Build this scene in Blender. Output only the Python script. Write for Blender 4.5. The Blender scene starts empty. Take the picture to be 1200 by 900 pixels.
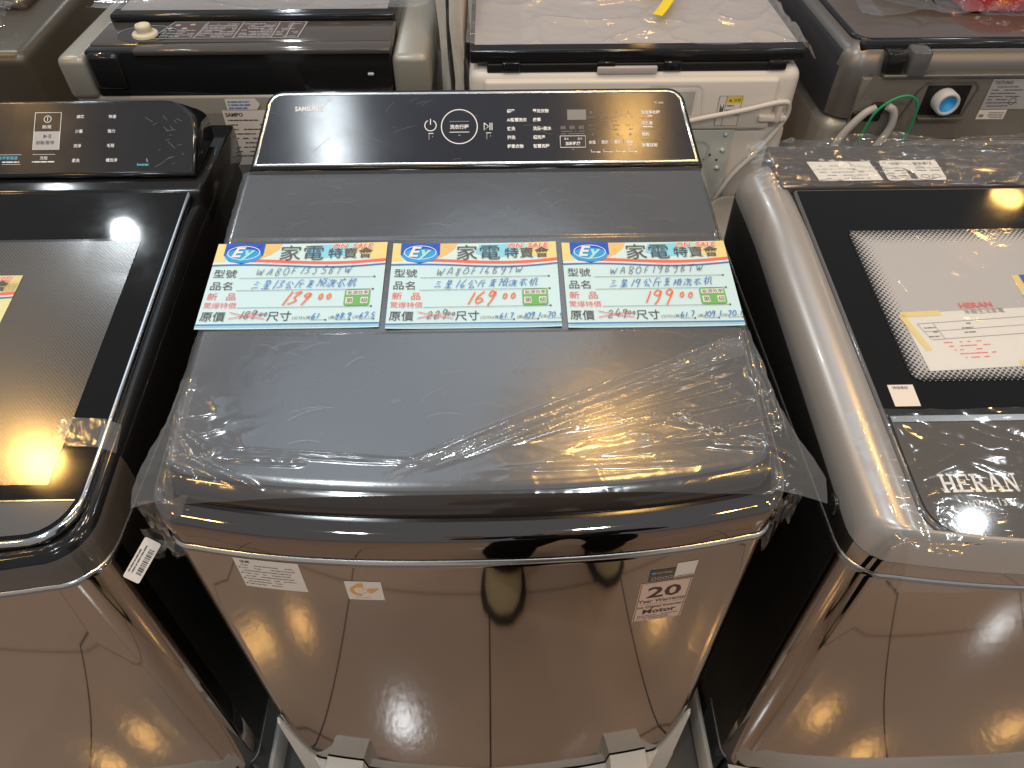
import bpy, bmesh, math, random
from mathutils import Vector, noise
random.seed(7)
R = math.radians
scene = bpy.context.scene
COL = scene.collection

# ------------------------------------------------------------------ camera
cam_d = bpy.data.cameras.new('camera'); cam = bpy.data.objects.new('camera', cam_d); COL.objects.link(cam)
cam.location = (0.0325, -0.4305, 1.62)
cam.rotation_euler = (R(44.2), 0, R(-1.2))
cam_d.sensor_fit = 'HORIZONTAL'; cam_d.sensor_width = 36; cam_d.lens = 36*870/1200
cam_d.clip_start = 0.02; cam_d.clip_end = 200
scene.camera = cam
# ------------------------------------------------------------------ world and lamps (shop interior: even room light + ceiling spots, plus added lamps)
world = bpy.data.worlds.new('World'); scene.world = world; world.use_nodes = True
bg = world.node_tree.nodes['Background']
bg.inputs[0].default_value = (0.86, 0.93, 1.0, 1); bg.inputs[1].default_value = 0.27
H = 2.9
def spot(name, x, y, power, colour, r=0.07):
    l = bpy.data.lights.new(name, 'AREA'); l.shape = 'DISK'; l.size = 2*r; l.energy = power; l.color = colour
    o = bpy.data.objects.new(name, l); o.location = (x, y, H); COL.objects.link(o); return o
WHITE = (0.86, 0.95, 1.0); AMBER = (1.0, 0.56, 0.15)
for x, y in [(-0.70, -1.20), (0.50, -1.18), (-0.58, 0.15), (-1.63, 1.89), (1.77, 0.66), (3.0, -2.1), (-0.9, 3.2), (0.0, -3.2)]:  # the farthest one behind the camera is unseen, added for overall light
    spot('white_spot', x, y, 3.0 if x == 1.77 else 9.3, WHITE, 0.04 if y > 0.5 else 0.085)
for x, y in [(-1.72, -1.55), (1.50, -1.60), (-2.05, -1.2), (1.92, -1.15), (3.0, -1.1), (0.53, 0.12), (-1.70, 0.80), (0.42, 0.78), (2.5, 2.3), (0.8, 3.0)]:
    spot('amber_spot', x, y, 2.5 if y > 2 else 6.5, AMBER, 0.075)
spot('unseen_ceiling_disk', 0.05, 1.45, 2.2, (0.72, 0.87, 1.0), 0.45)
spot('unseen_ceiling_disk', -0.45, 0.95, 2.3, (0.66, 0.82, 1.0), 0.5)  # unseen soft lamp, added for the pale gradient in the centre lid
scene.view_settings.view_transform = 'Standard'; scene.view_settings.look = 'None'
scene.view_settings.exposure = 0.08; scene.view_settings.gamma = 1.0
scene.render.engine = 'CYCLES'
scene.cycles.use_denoising = True
scene.cycles.max_bounces = 8; scene.cycles.transparent_max_bounces = 12
scene.cycles.sample_clamp_indirect = 6.0
scene.cycles.caustics_reflective = True

# ------------------------------------------------------------------ materials
def new_mat(name):
    m = bpy.data.materials.new(name); m.use_nodes = True
    return m, m.node_tree.nodes, m.node_tree.links, m.node_tree.nodes['Principled BSDF']
def mat(name, col, rough=0.4, metal=0.0, spec=0.5, bump=0.0, bscale=(60, 60, 60), rvar=0.0, cvar=0.0, coat=0.0, detail=4, bdist=0.002, aniso=0.0, arot=0.0):
    m, N, L, b = new_mat(name)
    if aniso:
        tg = N.new('ShaderNodeTangent'); tg.direction_type = 'RADIAL'; tg.axis = 'X'; L.new(tg.outputs[0], b.inputs['Tangent'])
        b.inputs['Anisotropic'].default_value = aniso; b.inputs['Anisotropic Rotation'].default_value = arot
    b.inputs['Base Color'].default_value = (*col, 1); b.inputs['Roughness'].default_value = rough
    b.inputs['Metallic'].default_value = metal; b.inputs['Specular IOR Level'].default_value = spec
    b.inputs['Coat Weight'].default_value = coat; b.inputs['Coat Roughness'].default_value = 0.04
    if bump or rvar or cvar:
        tc = N.new('ShaderNodeTexCoord'); mp = N.new('ShaderNodeMapping'); mp.inputs['Scale'].default_value = bscale
        L.new(tc.outputs['Object'], mp.inputs['Vector'])
        n = N.new('ShaderNodeTexNoise'); n.inputs['Scale'].default_value = 1; n.inputs['Detail'].default_value = detail
        L.new(mp.outputs['Vector'], n.inputs['Vector'])
        if bump:
            bp = N.new('ShaderNodeBump'); bp.inputs['Strength'].default_value = bump; bp.inputs['Distance'].default_value = bdist
            L.new(n.outputs['Fac'], bp.inputs['Height']); L.new(bp.outputs['Normal'], b.inputs['Normal'])
        if rvar or cvar:
            n2 = N.new('ShaderNodeTexNoise'); n2.inputs['Scale'].default_value = 9; n2.inputs['Detail'].default_value = 6; n2.inputs['Roughness'].default_value = .65
            L.new(tc.outputs['Object'], n2.inputs['Vector'])
            if rvar:
                mr = N.new('ShaderNodeMapRange'); mr.inputs['From Min'].default_value = .3; mr.inputs['From Max'].default_value = .7
                mr.inputs['To Min'].default_value = max(0.01, rough-rvar); mr.inputs['To Max'].default_value = rough+rvar
                L.new(n2.outputs['Fac'], mr.inputs['Value']); L.new(mr.outputs['Result'], b.inputs['Roughness'])
            if cvar:
                mx = N.new('ShaderNodeMix'); mx.data_type = 'RGBA'
                mx.inputs['A'].default_value = (*[c*(1-cvar) for c in col], 1); mx.inputs['B'].default_value = (*[min(1, c*(1+cvar)) for c in col], 1)
                L.new(n2.outputs['Fac'], mx.inputs['Factor']); L.new(mx.outputs['Result'], b.inputs['Base Color'])
    return m
def film_mat(name, haze=0.06, rough=0.10, bump=0.35, scale=40, tint=(1, 1, 1), gloss=1.0):
    """clear packing film: mostly transparent, glossy by angle, slightly milky, crinkled"""
    m = bpy.data.materials.new(name); m.use_nodes = True; N = m.node_tree.nodes; L = m.node_tree.links; N.clear()
    out = N.new('ShaderNodeOutputMaterial')
    tr = N.new('ShaderNodeBsdfTransparent'); tr.inputs[0].default_value = (*tint, 1)
    gl = N.new('ShaderNodeBsdfGlossy'); gl.inputs['Roughness'].default_value = rough; gl.inputs[0].default_value = (1, 1, 1, 1)
    df = N.new('ShaderNodeBsdfDiffuse'); df.inputs[0].default_value = (.8, .8, .8, 1)
    tl = N.new('ShaderNodeBsdfTranslucent'); tl.inputs[0].default_value = (.8, .8, .8, 1)
    tc = N.new('ShaderNodeTexCoord'); n = N.new('ShaderNodeTexNoise'); n.inputs['Scale'].default_value = scale; n.inputs['Detail'].default_value = 3
    n.inputs['Distortion'].default_value = 1.2
    L.new(tc.outputs['Object'], n.inputs['Vector'])
    bp = N.new('ShaderNodeBump'); bp.inputs['Strength'].default_value = bump; bp.inputs['Distance'].default_value = .004
    L.new(n.outputs['Fac'], bp.inputs['Height'])
    for s in (gl, df, tl): L.new(bp.outputs['Normal'], s.inputs['Normal'])
    fr = N.new('ShaderNodeLayerWeight'); fr.inputs[0].default_value = .5; L.new(bp.outputs['Normal'], fr.inputs['Normal'])
    pw = N.new('ShaderNodeMath'); pw.operation = 'POWER'; pw.inputs[1].default_value = 4.0; L.new(fr.outputs['Facing'], pw.inputs[0])
    ml = N.new('ShaderNodeMath'); ml.operation = 'MULTIPLY_ADD'; ml.inputs[1].default_value = .9*gloss; ml.inputs[2].default_value = .085*gloss; ml.use_clamp = True; L.new(pw.outputs[0], ml.inputs[0])
    a = N.new('ShaderNodeAddShader'); h = N.new('ShaderNodeMixShader'); h.inputs[0].default_value = .5
    L.new(df.outputs[0], h.inputs[1]); L.new(tl.outputs[0], h.inputs[2])
    m1 = N.new('ShaderNodeMixShader'); m1.inputs[0].default_value = haze; L.new(tr.outputs[0], m1.inputs[1]); L.new(h.outputs[0], m1.inputs[2])
    m2 = N.new('ShaderNodeMixShader'); L.new(ml.outputs[0], m2.inputs[0]); L.new(m1.outputs[0], m2.inputs[1]); L.new(gl.outputs[0], m2.inputs[2])
    L.new(m2.outputs[0], out.inputs[0])
    return m
def dots_mat(name, base, dot, x0, x1, y0, y1, pitch, fade, rough=0.12, spec=.5, rmin=0.0, rmax=.62):
    """glass window with a printed dot border: dots shrink away from the edge of the window (object coordinates)"""
    m, N, L, b = new_mat(name)
    b.inputs['Roughness'].default_value = rough; b.inputs['Specular IOR Level'].default_value = spec
    tc = N.new('ShaderNodeTexCoord'); sp = N.new('ShaderNodeSeparateXYZ'); L.new(tc.outputs['Object'], sp.inputs[0])
    def M(op, a, c=None, d=None):
        q = N.new('ShaderNodeMath'); q.operation = op
        for i, s in enumerate((a, c, d)):
            if s is None: continue
            if isinstance(s, (int, float)): q.inputs[i].default_value = s
            else: L.new(s, q.inputs[i])
        return q.outputs[0]
    X, Y = sp.outputs['X'], sp.outputs['Y']
    u = M('ADD', X, Y); v = M('SUBTRACT', X, Y)
    fu = M('SUBTRACT', M('FRACT', M('MULTIPLY', u, 1/pitch)), .5); fv = M('SUBTRACT', M('FRACT', M('MULTIPLY', v, 1/pitch)), .5)
    d = M('SQRT', M('ADD', M('MULTIPLY', fu, fu), M('MULTIPLY', fv, fv)))
    ex = M('MINIMUM', M('SUBTRACT', X, x0), M('SUBTRACT', x1, X)); ey = M('MINIMUM', M('SUBTRACT', Y, y0), M('SUBTRACT', y1, Y))
    e = M('MINIMUM', ex, ey)
    t = N.new('ShaderNodeMapRange'); t.inputs['From Min'].default_value = 0; t.inputs['From Max'].default_value = fade
    t.inputs['To Min'].default_value = rmax; t.inputs['To Max'].default_value = rmin; L.new(e, t.inputs['Value'])
    k = M('LESS_THAN', d, t.outputs['Result'])
    mx = N.new('ShaderNodeMix'); mx.data_type = 'RGBA'; mx.inputs['A'].default_value = (*base, 1); mx.inputs['B'].default_value = (*dot, 1)
    L.new(k, mx.inputs['Factor']); L.new(mx.outputs['Result'], b.inputs['Base Color'])
    return m
def tile_mat(name):
    m, N, L, b = new_mat(name)
    tc = N.new('ShaderNodeTexCoord'); mp = N.new('ShaderNodeMapping'); L.new(tc.outputs['Object'], mp.inputs['Vector'])
    mp.inputs['Location'].default_value = (0.0, 0.115, 0)
    br = N.new('ShaderNodeTexBrick'); br.offset = 0; br.inputs['Scale'].default_value = 1
    br.inputs['Brick Width'].default_value = .40; br.inputs['Row Height'].default_value = .40; br.inputs['Mortar Size'].default_value = .0022; br.inputs['Mortar Smooth'].default_value = .2
    br.inputs['Color1'].default_value = (.47, .365, .285, 1); br.inputs['Color2'].default_value = (.49, .38, .295, 1); br.inputs['Mortar'].default_value = (.07, .045, .035, 1)
    L.new(mp.outputs['Vector'], br.inputs['Vector'])
    n = N.new('ShaderNodeTexNoise'); n.inputs['Scale'].default_value = 14; n.inputs['Detail'].default_value = 8; L.new(tc.outputs['Object'], n.inputs['Vector'])
    mx = N.new('ShaderNodeMix'); mx.data_type = 'RGBA'; mx.blend_type = 'MULTIPLY'; mx.inputs['Factor'].default_value = .35
    L.new(br.outputs['Color'], mx.inputs['A']); L.new(n.outputs['Color'], mx.inputs['B'])
    hs = N.new('ShaderNodeHueSaturation'); hs.inputs['Value'].default_value = 1.25; L.new(mx.outputs['Result'], hs.inputs['Color'])
    L.new(br.outputs['Color'], b.inputs['Base Color'])
    b.inputs['Roughness'].default_value = .12; b.inputs['Specular IOR Level'].default_value = .5
    n2 = N.new('ShaderNodeTexNoise'); n2.inputs['Scale'].default_value = 55; n2.inputs['Detail'].default_value = 3; L.new(tc.outputs['Object'], n2.inputs['Vector'])
    bp = N.new('ShaderNodeBump'); bp.inputs['Strength'].default_value = .12; bp.inputs['Distance'].default_value = .002; L.new(n2.outputs['Fac'], bp.inputs['Height']); L.new(bp.outputs['Normal'], b.inputs['Normal'])
    return m

M = {}
M['titan'] = mat('brushed_titan', (.365, .332, .318), .045, 1.0, bump=.004, bscale=(5, 5, 600), detail=2, bdist=.0006, cvar=.03, aniso=.4)
M['titan_edge'] = mat('dark_titan_edge', (.09, .075, .07), .25, .8)
M['lid'] = mat('lid_graphite', (.046, .052, .066), .26, 0, .9, rvar=.05, cvar=.10)
M['gloss_dark'] = mat('gloss_dark_brown', (.035, .028, .025), .08, 0, .7)
M['band'] = mat('smoked_band', (.25, .215, .20), .04, 1.0)
M['shelf'] = mat('dark_shelf', (.018, .014, .012), .16, 0, .3, rvar=.05)
M['black'] = mat('black_gloss', (.012, .012, .013), .12, 0, .5, rvar=.05)
M['black_matt'] = mat('black_plastic', (.010, .010, .011), .45, 0, .3)
M['side'] = mat('black_side', (.012, .011, .010), .38, 0, .35)
M['glass'] = mat('console_glass', (.026, .029, .040), .21, 0, .5, rvar=.04, aniso=.85)
M['glass_l'] = mat('left_console_glass', (.022, .023, .027), .2, 0, .5, rvar=.06, aniso=.8)
M['lidglass'] = mat('lid_glass', (.007, .0065, .0065), .06, 0, .36, rvar=.03)
M['chrome'] = mat('chrome', (.75, .75, .76), .12, 1.0)
M['silver'] = mat('silver_line', (.80, .79, .76), .22, 1.0)
M['print'] = mat('white_print', (.80, .82, .84), .5)
M['print_dim'] = mat('dim_print', (.28, .28, .29), .5)
M['print_blue'] = mat('blue_print', (.10, .50, .75), .5)
M['pearl'] = mat('pearl_silver', (.44, .415, .395), .30, .45, .5, coat=.15, bump=.02, bscale=(900, 900, 900))
M['grey_gloss'] = mat('grey_gloss', (.10, .10, .105), .10, 0, .6)
M['handle'] = mat('handle_grey', (.085, .078, .072), .07, 0, .4)
M['white_sticker'] = mat('sticker_white', (.74, .68, .62), .45)
M['paper'] = mat('paper', (.76, .76, .74), .55)
M['peach'] = mat('sticker_peach', (.72, .52, .42), .45)
M['ink'] = mat('ink', (.085, .09, .10), .6)
M['ink_grey'] = mat('ink_grey', (.22, .21, .21), .6)
M['ink_brown'] = mat('ink_brown', (.07, .04, .035), .6)
M['ink_pen'] = mat('pen_dark', (.12, .15, .20), .6)
M['ink_blue'] = mat('pen_blue', (.05, .20, .52), .6)
M['ink_orange'] = mat('pen_orange', (.85, .17, .04), .6)
M['ink_red'] = mat('print_red', (.80, .14, .12), .6)
M['card'] = mat('card_blue', (.56, .77, .84), .35, 0, .5)
M['card_head'] = mat('card_head', (.60, .80, .80), .35)
M['card_yellow'] = mat('card_yellow', (.80, .66, .28), .35)
M['card_orange'] = mat('card_orange', (.80, .52, .20), .35)
M['card_cream'] = mat('card_cream', (.80, .79, .40), .4)
M['card_lime'] = mat('card_lime', (.70, .78, .36), .4)
M['blue'] = mat('logo_blue', (.02, .10, .55), .3)
M['blue2'] = mat('logo_blue_light', (.03, .35, .80), .3)
M['stripe_blue'] = mat('stripe_blue', (.06, .20, .50), .4)
M['green'] = mat('badge_green', (.14, .45, .13), .4)
M['teal'] = mat('logo_teal', (.35, .75, .70), .4)
M['cyan'] = mat('card_cyan', (.25, .65, .85), .4)
M['emblem'] = mat('emblem_orange', (.75, .36, .08), .5)
M['foam'] = mat('white_foam', (.68, .65, .60), .8, 0, .2, bump=.5, bscale=(300, 300, 300), bdist=.001)
M['champagne'] = mat('champagne_grey', (.33, .315, .275), .35, .3, .5)
M['bronze'] = mat('bronze_dark', (.10, .085, .065), .35, .45)
M['brown_gloss'] = mat('brown_gloss', (.095, .082, .075), .10, .25, .6)
M['white_body'] = mat('white_enamel', (.70, .66, .61), .35, 0, .5)
M['galv'] = mat('galvanised', (.60, .64, .62), .42, .25, cvar=.10)
M['warn'] = mat('warning_yellow', (.78, .58, .05), .45)
M['dgrey'] = mat('dark_grey_metal', (.20, .185, .17), .35, .7)
M['dgrey_plate'] = mat('dark_plate', (.20, .185, .165), .42, .3)
M['steel'] = mat('steel_lower', (.34, .32, .29), .4, .4)
M['navy_side'] = mat('navy_side', (.035, .037, .045), .3, .3)
M['label_grey'] = mat('label_grey', (.42, .42, .43), .4, .2)
M['tapblue'] = mat('tap_blue', (.01, .30, .78), .4)
M['tapgrey'] = mat('tap_grey', (.50, .50, .52), .5)
M['cream_plastic'] = mat('cream_plastic', (.66, .60, .46), .45)
M['white_plastic'] = mat('white_plastic', (.72, .70, .66), .45)
M['cord'] = mat('cord_grey', (.42, .40, .38), .5)
M['cord_w'] = mat('cord_white', (.62, .59, .55), .5)
M['wire_green'] = mat('wire_green', (.01, .30, .12), .4)
M['strap'] = mat('strap_yellow', (.80, .62, .02), .4)
M['red'] = mat('red_bag', (.24, .012, .015), .15, 0, .6, bump=.4, bscale=(30, 30, 30), bdist=.01)
M['lidtop_grey'] = mat('lid_top_grey', (.30, .28, .28), .3)
M['lidtop_pale'] = mat('lid_top_pale', (.50, .45, .43), .3)
M['smoke'] = mat('smoke_glass', (.13, .10, .085), .07, .3, .6)
M['wrap'] = mat('packing_white', (.68, .61, .53), .6, cvar=.05)
M['film'] = film_mat('clear_film', .05, .10, .15, 30)
M['film_crinkle'] = film_mat('crinkled_film', .035, .09, .40, 24, gloss=1.0)
M['film_milky'] = film_mat('milky_film', .16, .10, .5, 26)
M['film_handle'] = film_mat('handle_film', .03, .10, .28, 20, gloss=.7)
M['film_flat'] = film_mat('flat_film', .035, .15, .02, 8, gloss=1.1)
M['film_lid'] = film_mat('lid_film', .055, .16, .10, 18)
M['tape'] = film_mat('clear_tape', .16, .12, .3, 60)
M['trousers'] = mat('trousers', (.015, .016, .017), .9, 0, .1)
M['shoe'] = mat('suede_olive', (.42, .37, .24), .9, 0, .1)
M['sole'] = mat('shoe_sole', (.025, .02, .018), .7)
M['skin'] = mat('skin', (.55, .36, .27), .5)
M['jacket'] = mat('jacket', (.03, .035, .05), .85, 0, .1)
M['hair'] = mat('hair', (.012, .010, .009), .5)
M['tile'] = tile_mat('floor_tile')
M['plinth'] = mat('plinth_grey', (.10, .095, .09), .6)
M['wood'] = mat('raw_wood', (.38, .26, .15), .7, bump=.3, bscale=(10, 90, 90))

# ------------------------------------------------------------------ mesh building
ORG = {}
def origin(o):
    p = Vector(o.location)
    while o.parent: o = o.parent; p = p + Vector(o.location)
    return p
class MB:
    def __init__(s): s.v = []; s.f = []
    def add(s, verts, faces, m=0, sm=False):
        b = len(s.v); s.v += [tuple(v) for v in verts]
        for f in faces: s.f.append(([b+i for i in f], m, sm))
        return s
    def poly(s, pts, m=0): return s.add(pts, [list(range(len(pts)))], m)
    def quadgrid(s, fn, nu, nv, m=0, sm=True):
        vs = [fn(i/nu, j/nv) for j in range(nv+1) for i in range(nu+1)]
        fs = [[j*(nu+1)+i, j*(nu+1)+i+1, (j+1)*(nu+1)+i+1, (j+1)*(nu+1)+i] for j in range(nv) for i in range(nu)]
        return s.add(vs, fs, m, sm)
    def loft(s, rings, m=0, cap0=False, cap1=False, sm=True, mfun=None, mats=None, capm=None):
        n = len(rings[0]); vs = [p for r in rings for p in r]; b = len(s.v); s.v += [tuple(p) for p in vs]
        for k in range(len(rings)-1):
            for i in range(n):
                j = (i+1) % n; f = [k*n+i, k*n+j, (k+1)*n+j, (k+1)*n+i]
                mm = mats[k] if mats else m
                if mfun: mm = mfun(rings[k][i], rings[k][j], mm)
                s.f.append(([b+q for q in f], mm, sm))
        if cap0: s.f.append(([b+i for i in range(n)][::-1], mats[0] if mats else m, False))
        if cap1: s.f.append(([b+(len(rings)-1)*n+i for i in range(n)], capm if capm is not None else mats[-1] if mats else m, False))
        return s
    def box(s, x0, x1, y0, y1, z0, z1, m=0, bev=0.0, seg=2, xf=None):
        bm = bmesh.new(); bmesh.ops.create_cube(bm, size=1)
        for v in bm.verts: v.co = ((x0+x1)/2+v.co.x*(x1-x0), (y0+y1)/2+v.co.y*(y1-y0), (z0+z1)/2+v.co.z*(z1-z0))
        if bev: bmesh.ops.bevel(bm, geom=bm.edges[:], offset=bev, segments=seg, profile=.5, affect='EDGES')
        bm.verts.index_update()
        vs = [v.co.copy() for v in bm.verts]
        if xf: vs = [xf(v) for v in vs]
        s.add(vs, [[v.index for v in f.verts] for f in bm.faces], m, bool(bev)); bm.free(); return s
    def tube(s, pts, r, m=0, n=10, cap=True):
        pts = [Vector(p) for p in pts]; rings = []
        up = Vector((0, 0, 1))
        prev = None
        for i, p in enumerate(pts):
            t = (pts[min(i+1, len(pts)-1)]-pts[max(i-1, 0)]).normalized()
            if prev is None:
                a = t.cross(up)
                if a.length < 1e-3: a = t.cross(Vector((1, 0, 0)))
                a.normalize()
            else: a = (prev-t*prev.dot(t)).normalized()
            prev = a; c = t.cross(a); rr = r[i] if isinstance(r, (list, tuple)) else r
            rings.append([p+(a*math.cos(2*math.pi*k/n)+c*math.sin(2*math.pi*k/n))*rr for k in range(n)])
        return s.loft(rings, m, cap, cap, True)
    def lathe(s, c, prof, m=0, n=24, axis='Z', mats=None):
        rings = []
        for r, h in prof:
            rg = []
            for k in range(n):
                a = 2*math.pi*k/n; q = (r*math.cos(a), r*math.sin(a), h)
                if axis == 'Y': q = (q[0], -q[2], q[1])
                rg.append((c[0]+q[0], c[1]+q[1], c[2]+q[2]))
            rings.append(rg)
        return s.loft(rings, m, False, True, True, mats=mats)
    def sheet(s, mp, u0, u1, v0, v1, m=0, h=0.0003, nu=6, nv=2):
        return s.quadgrid(lambda a, b: mp(u0+a*(u1-u0), v0+b*(v1-v0), h), nu, nv, m, True)
    def upoly(s, mp, pts, m=0, h=.0004): return s.add([mp(u, v, h) for u, v in pts], [list(range(len(pts)))], m)
    def ellipse(s, mp, u, v, a, b, m=0, h=.0004, n=24, rot=0):
        return s.upoly(mp, [(u+a*math.cos(t)*math.cos(rot)-b*math.sin(t)*math.sin(rot), v+a*math.cos(t)*math.sin(rot)+b*math.sin(t)*math.cos(rot)) for t in [2*math.pi*k/n for k in range(n)]], m, h)
    def ring(s, mp, u, v, a, b, w, m=0, h=.0004, n=40, a0=0, a1=2*math.pi):
        return s.stroke(mp, [(u+a*math.cos(a0+(a1-a0)*k/n), v+b*math.sin(a0+(a1-a0)*k/n)) for k in range(n+1)], w, m, h)
    def stroke(s, mp, pts, w, m=0, h=.0005):
        n = len(pts); L = []; Rr = []
        for i in range(n):
            a = pts[max(i-1, 0)]; b = pts[min(i+1, n-1)]; dx, dy = b[0]-a[0], b[1]-a[1]; l = math.hypot(dx, dy) or 1
            ww = (w[i] if isinstance(w, list) else w)/2
            L.append((pts[i][0]-dy/l*ww, pts[i][1]+dx/l*ww)); Rr.append((pts[i][0]+dy/l*ww, pts[i][1]-dx/l*ww))
        vs = [mp(u, v, h) for u, v in L+Rr]
        return s.add(vs, [[i, n+i, n+i+1, i+1] for i in range(n-1)], m)
    def text(s, mp, body, u, v, size, m=0, h=.0006, align='LEFT', bold=0.0, sx=1.0, shear=0.0):
        cu = bpy.data.curves.new('t', 'FONT'); cu.body = body; cu.size = 1.0; cu.align_x = align; cu.resolution_u = 2; cu.offset = bold; cu.shear = shear
        o = bpy.data.objects.new('t', cu); COL.objects.link(o); bpy.context.view_layer.update()
        dg = bpy.context.evaluated_depsgraph_get(); me = o.evaluated_get(dg).to_mesh()
        s.add([mp(u+p.co.x*size*sx, v+p.co.y*size, h) for p in me.vertices], [list(p.vertices) for p in me.polygons], m)
        o.evaluated_get(dg).to_mesh_clear(); bpy.data.objects.remove(o); bpy.data.curves.remove(cu); return s
    def fine(s, mp, u0, u1, v, sz, m=0, h=.0006, fill=.75):
        u = u0
        while u < u1:
            w = random.uniform(.6, 3.5)*sz; w = min(w, u1-u)
            if random.random() < fill: s.upoly(mp, [(u, v), (u+w, v), (u+w, v+sz*.62), (u, v+sz*.62)], m, h)
            u += w+sz*.35
        return s
    def build(s, name, mats, parent=None):
        o0 = origin(parent) if parent else Vector((0, 0, 0))
        me = bpy.data.meshes.new(name); me.from_pydata([tuple(Vector(v)-o0) for v in s.v], [], [f[0] for f in s.f])
        if not isinstance(mats, (list, tuple)): mats = [mats]
        for q in mats: me.materials.append(q if not isinstance(q, str) else M[q])
        for p, f in zip(me.polygons, s.f): p.material_index = f[1]; p.use_smooth = f[2]
        me.update()
        o = bpy.data.objects.new(name, me); COL.objects.link(o)
        if parent: o.parent = parent
        return o
def recenter(o):
    """put a one-mesh thing's origin at its own base"""
    vs = [v.co for v in o.data.vertices]; c = Vector((sum(v.x for v in vs)/len(vs), sum(v.y for v in vs)/len(vs), min(v.z for v in vs)))
    for v in vs: v -= c
    o.location = c; return o
def tag(o, label, cat, group=None, kind=None):
    if label: o['label'] = label
    if cat: o['category'] = cat
    if group: o['group'] = group
    if kind: o['kind'] = kind
    return o
def thing(name, label, cat, loc, group=None):
    o = bpy.data.objects.new(name, None); o.empty_display_size = .1; o.location = loc; COL.objects.link(o)
    return tag(o, label, cat, group)
def sstep(a, b, x):
    t = max(0, min(1, (x-a)/(b-a))); return t*t*(3-2*t)
def crom(pts, k=6):
    P = [Vector(p) for p in pts]; out = []
    for i in range(len(P)-1):
        p0, p1, p2, p3 = P[max(i-1, 0)], P[i], P[i+1], P[min(i+2, len(P)-1)]
        for j in range(k):
            t = j/k; out.append(.5*((2*p1)+(p2-p0)*t+(2*p0-5*p1+4*p2-p3)*t*t+(3*p1-p0-3*p2+p3)*t**3))
    out.append(P[-1]); return out
def plane_map(P, sl):
    """(x, y, h) on a plane that rises by sl per metre of depth"""
    l = math.hypot(1, sl)
    return lambda u, v, h=0: (u, v-sl*h/l, P[2]+sl*(v-P[1])+h/l)
def tilted_map(P, sl):
    """local frame: u across, v along the slope in metres"""
    l = math.hypot(1, sl); ey = Vector((0, 1/l, sl/l)); ez = Vector((0, -sl/l, 1/l)); P = Vector(P); ex = Vector((1, 0, 0))
    return lambda u, v, h=0: P+ex*u+ey*v+ez*h
def sub_map(mp, u0, v0, rot=0, k=1.0):
    c, s = math.cos(rot), math.sin(rot)
    return lambda u, v, h=0: mp(u0+k*(u*c-v*s), v0+k*(u*s+v*c), h)
def wall_map(y): return lambda u, v, h=0: (u, y-h, v)

def outline(cx, hw, yc, c, yb, rf, rb, ins=0.0, nf=28, na=7, insf=None):
    """closed plan outline: bowed front (yc at the middle), rounded corners"""
    h = hw-ins; rf = max(rf-ins, .002); rb = max(rb-ins, .002); yb = yb-ins
    insf = ins if insf is None else insf
    fy = lambda x: yc+insf+c*abs(x)**2.5
    pts = []
    for i in range(nf+1):
        x = -(h-rf)+2*(h-rf)*i/nf; pts.append((x, fy(x)))
    y0 = fy(h-rf)+rf
    for i in range(1, na+1):
        a = -math.pi/2+math.pi/2*i/na; pts.append((h-rf+rf*math.cos(a), y0+rf*math.sin(a)))
    for i in range(1, 9): pts.append((h, y0+(yb-rb-y0)*i/9))
    for i in range(na+1):
        a = math.pi/2*i/na; pts.append((h-rb+rb*math.cos(a), yb-rb+rb*math.sin(a)))
    for i in range(na+1):
        a = math.pi/2+math.pi/2*i/na; pts.append((-h+rb+rb*math.cos(a), yb-rb+rb*math.sin(a)))
    for i in range(1, 9): pts.append((-h, yb-rb+(y0-yb+rb)*i/9))
    for i in range(na):
        a = math.pi+math.pi/2*i/na; pts.append((-h+rf+rf*math.cos(a), y0+rf*math.sin(a)))
    return [(cx+x, y) for x, y in pts]
def ring_at(ol, z): return [(x, y, z(y) if callable(z) else z) for x, y in ol]

# ------------------------------------------------------------------ setting
mb = MB(); mb.quadgrid(lambda a, b: (-9+18*a, -9+18*b, 0), 4, 4, 0, False)
tag(mb.build('floor', 'tile'), None, None, kind='structure')
mb = MB(); mb.box(-1.6, 1.6, -.055, .74, .004, .15, 0, .004)
tag(mb.build('display_platform', 'plinth'), None, None, kind='structure')
mb = MB(); mb.box(-1.7, 1.7, .772, 1.7, .004, .12, 0, .004)
tag(mb.build('rear_platform', 'plinth'), None, None, kind='structure')

# ------------------------------------------------------------------ centre machine
LS = .154; LP = (0, .03, 1.030); CS = .094; CP = (0, .487, 1.100)
lidz = lambda y: LP[2]+LS*(y-LP[1]); conz = lambda y: CP[2]+CS*(y-CP[1])
FY = -.034; FC = .55
fronty = lambda x: FY+FC*abs(x)**2.5
front_map = lambda u, v, h=0: (u, fronty(u)-h, v)
wm = thing('washing_machine', 'brushed brown top-loading washer with a graphite lid under three pale blue price cards', 'washing machine', (0, .35, .15), 'washing machines in the front row')
def side_mat(x0, x1):
    def f(p, q, m): return 1 if (p[0] < x0 or p[0] > x1) else m
    return f
mb = MB()
rings = [ring_at(outline(0, .317, FY, FC, .715, .028, .03, i), z) for z, i in [(.20, .004), (.30, 0), (.50, 0), (.70, 0), (.90, 0), (.942, 0), (.9435, 0), (.9445, .0003), (.949, .003)]]
mb.loft(rings, 0, True, True, True, side_mat(-.310, .310))
mb.build('cabinet', ['titan', 'titan_edge'], wm)
mb = MB(); o = [ring_at(outline(0, .317, FY, FC, .715, .028, .03, i), z) for z, i in [(.948, .004), (.950, -.0015), (.954, -.0015), (.956, .004)]]
mb.loft(o, 0, True, True); mb.build('seam_trim', 'silver', wm)
mb = MB(); zt = lambda d: (lambda y: min(lidz(y), 1.095)+d)
cov = lambda i, f: outline(0, .317, FY, FC, .66, .028, .03, i, insf=f)
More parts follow.
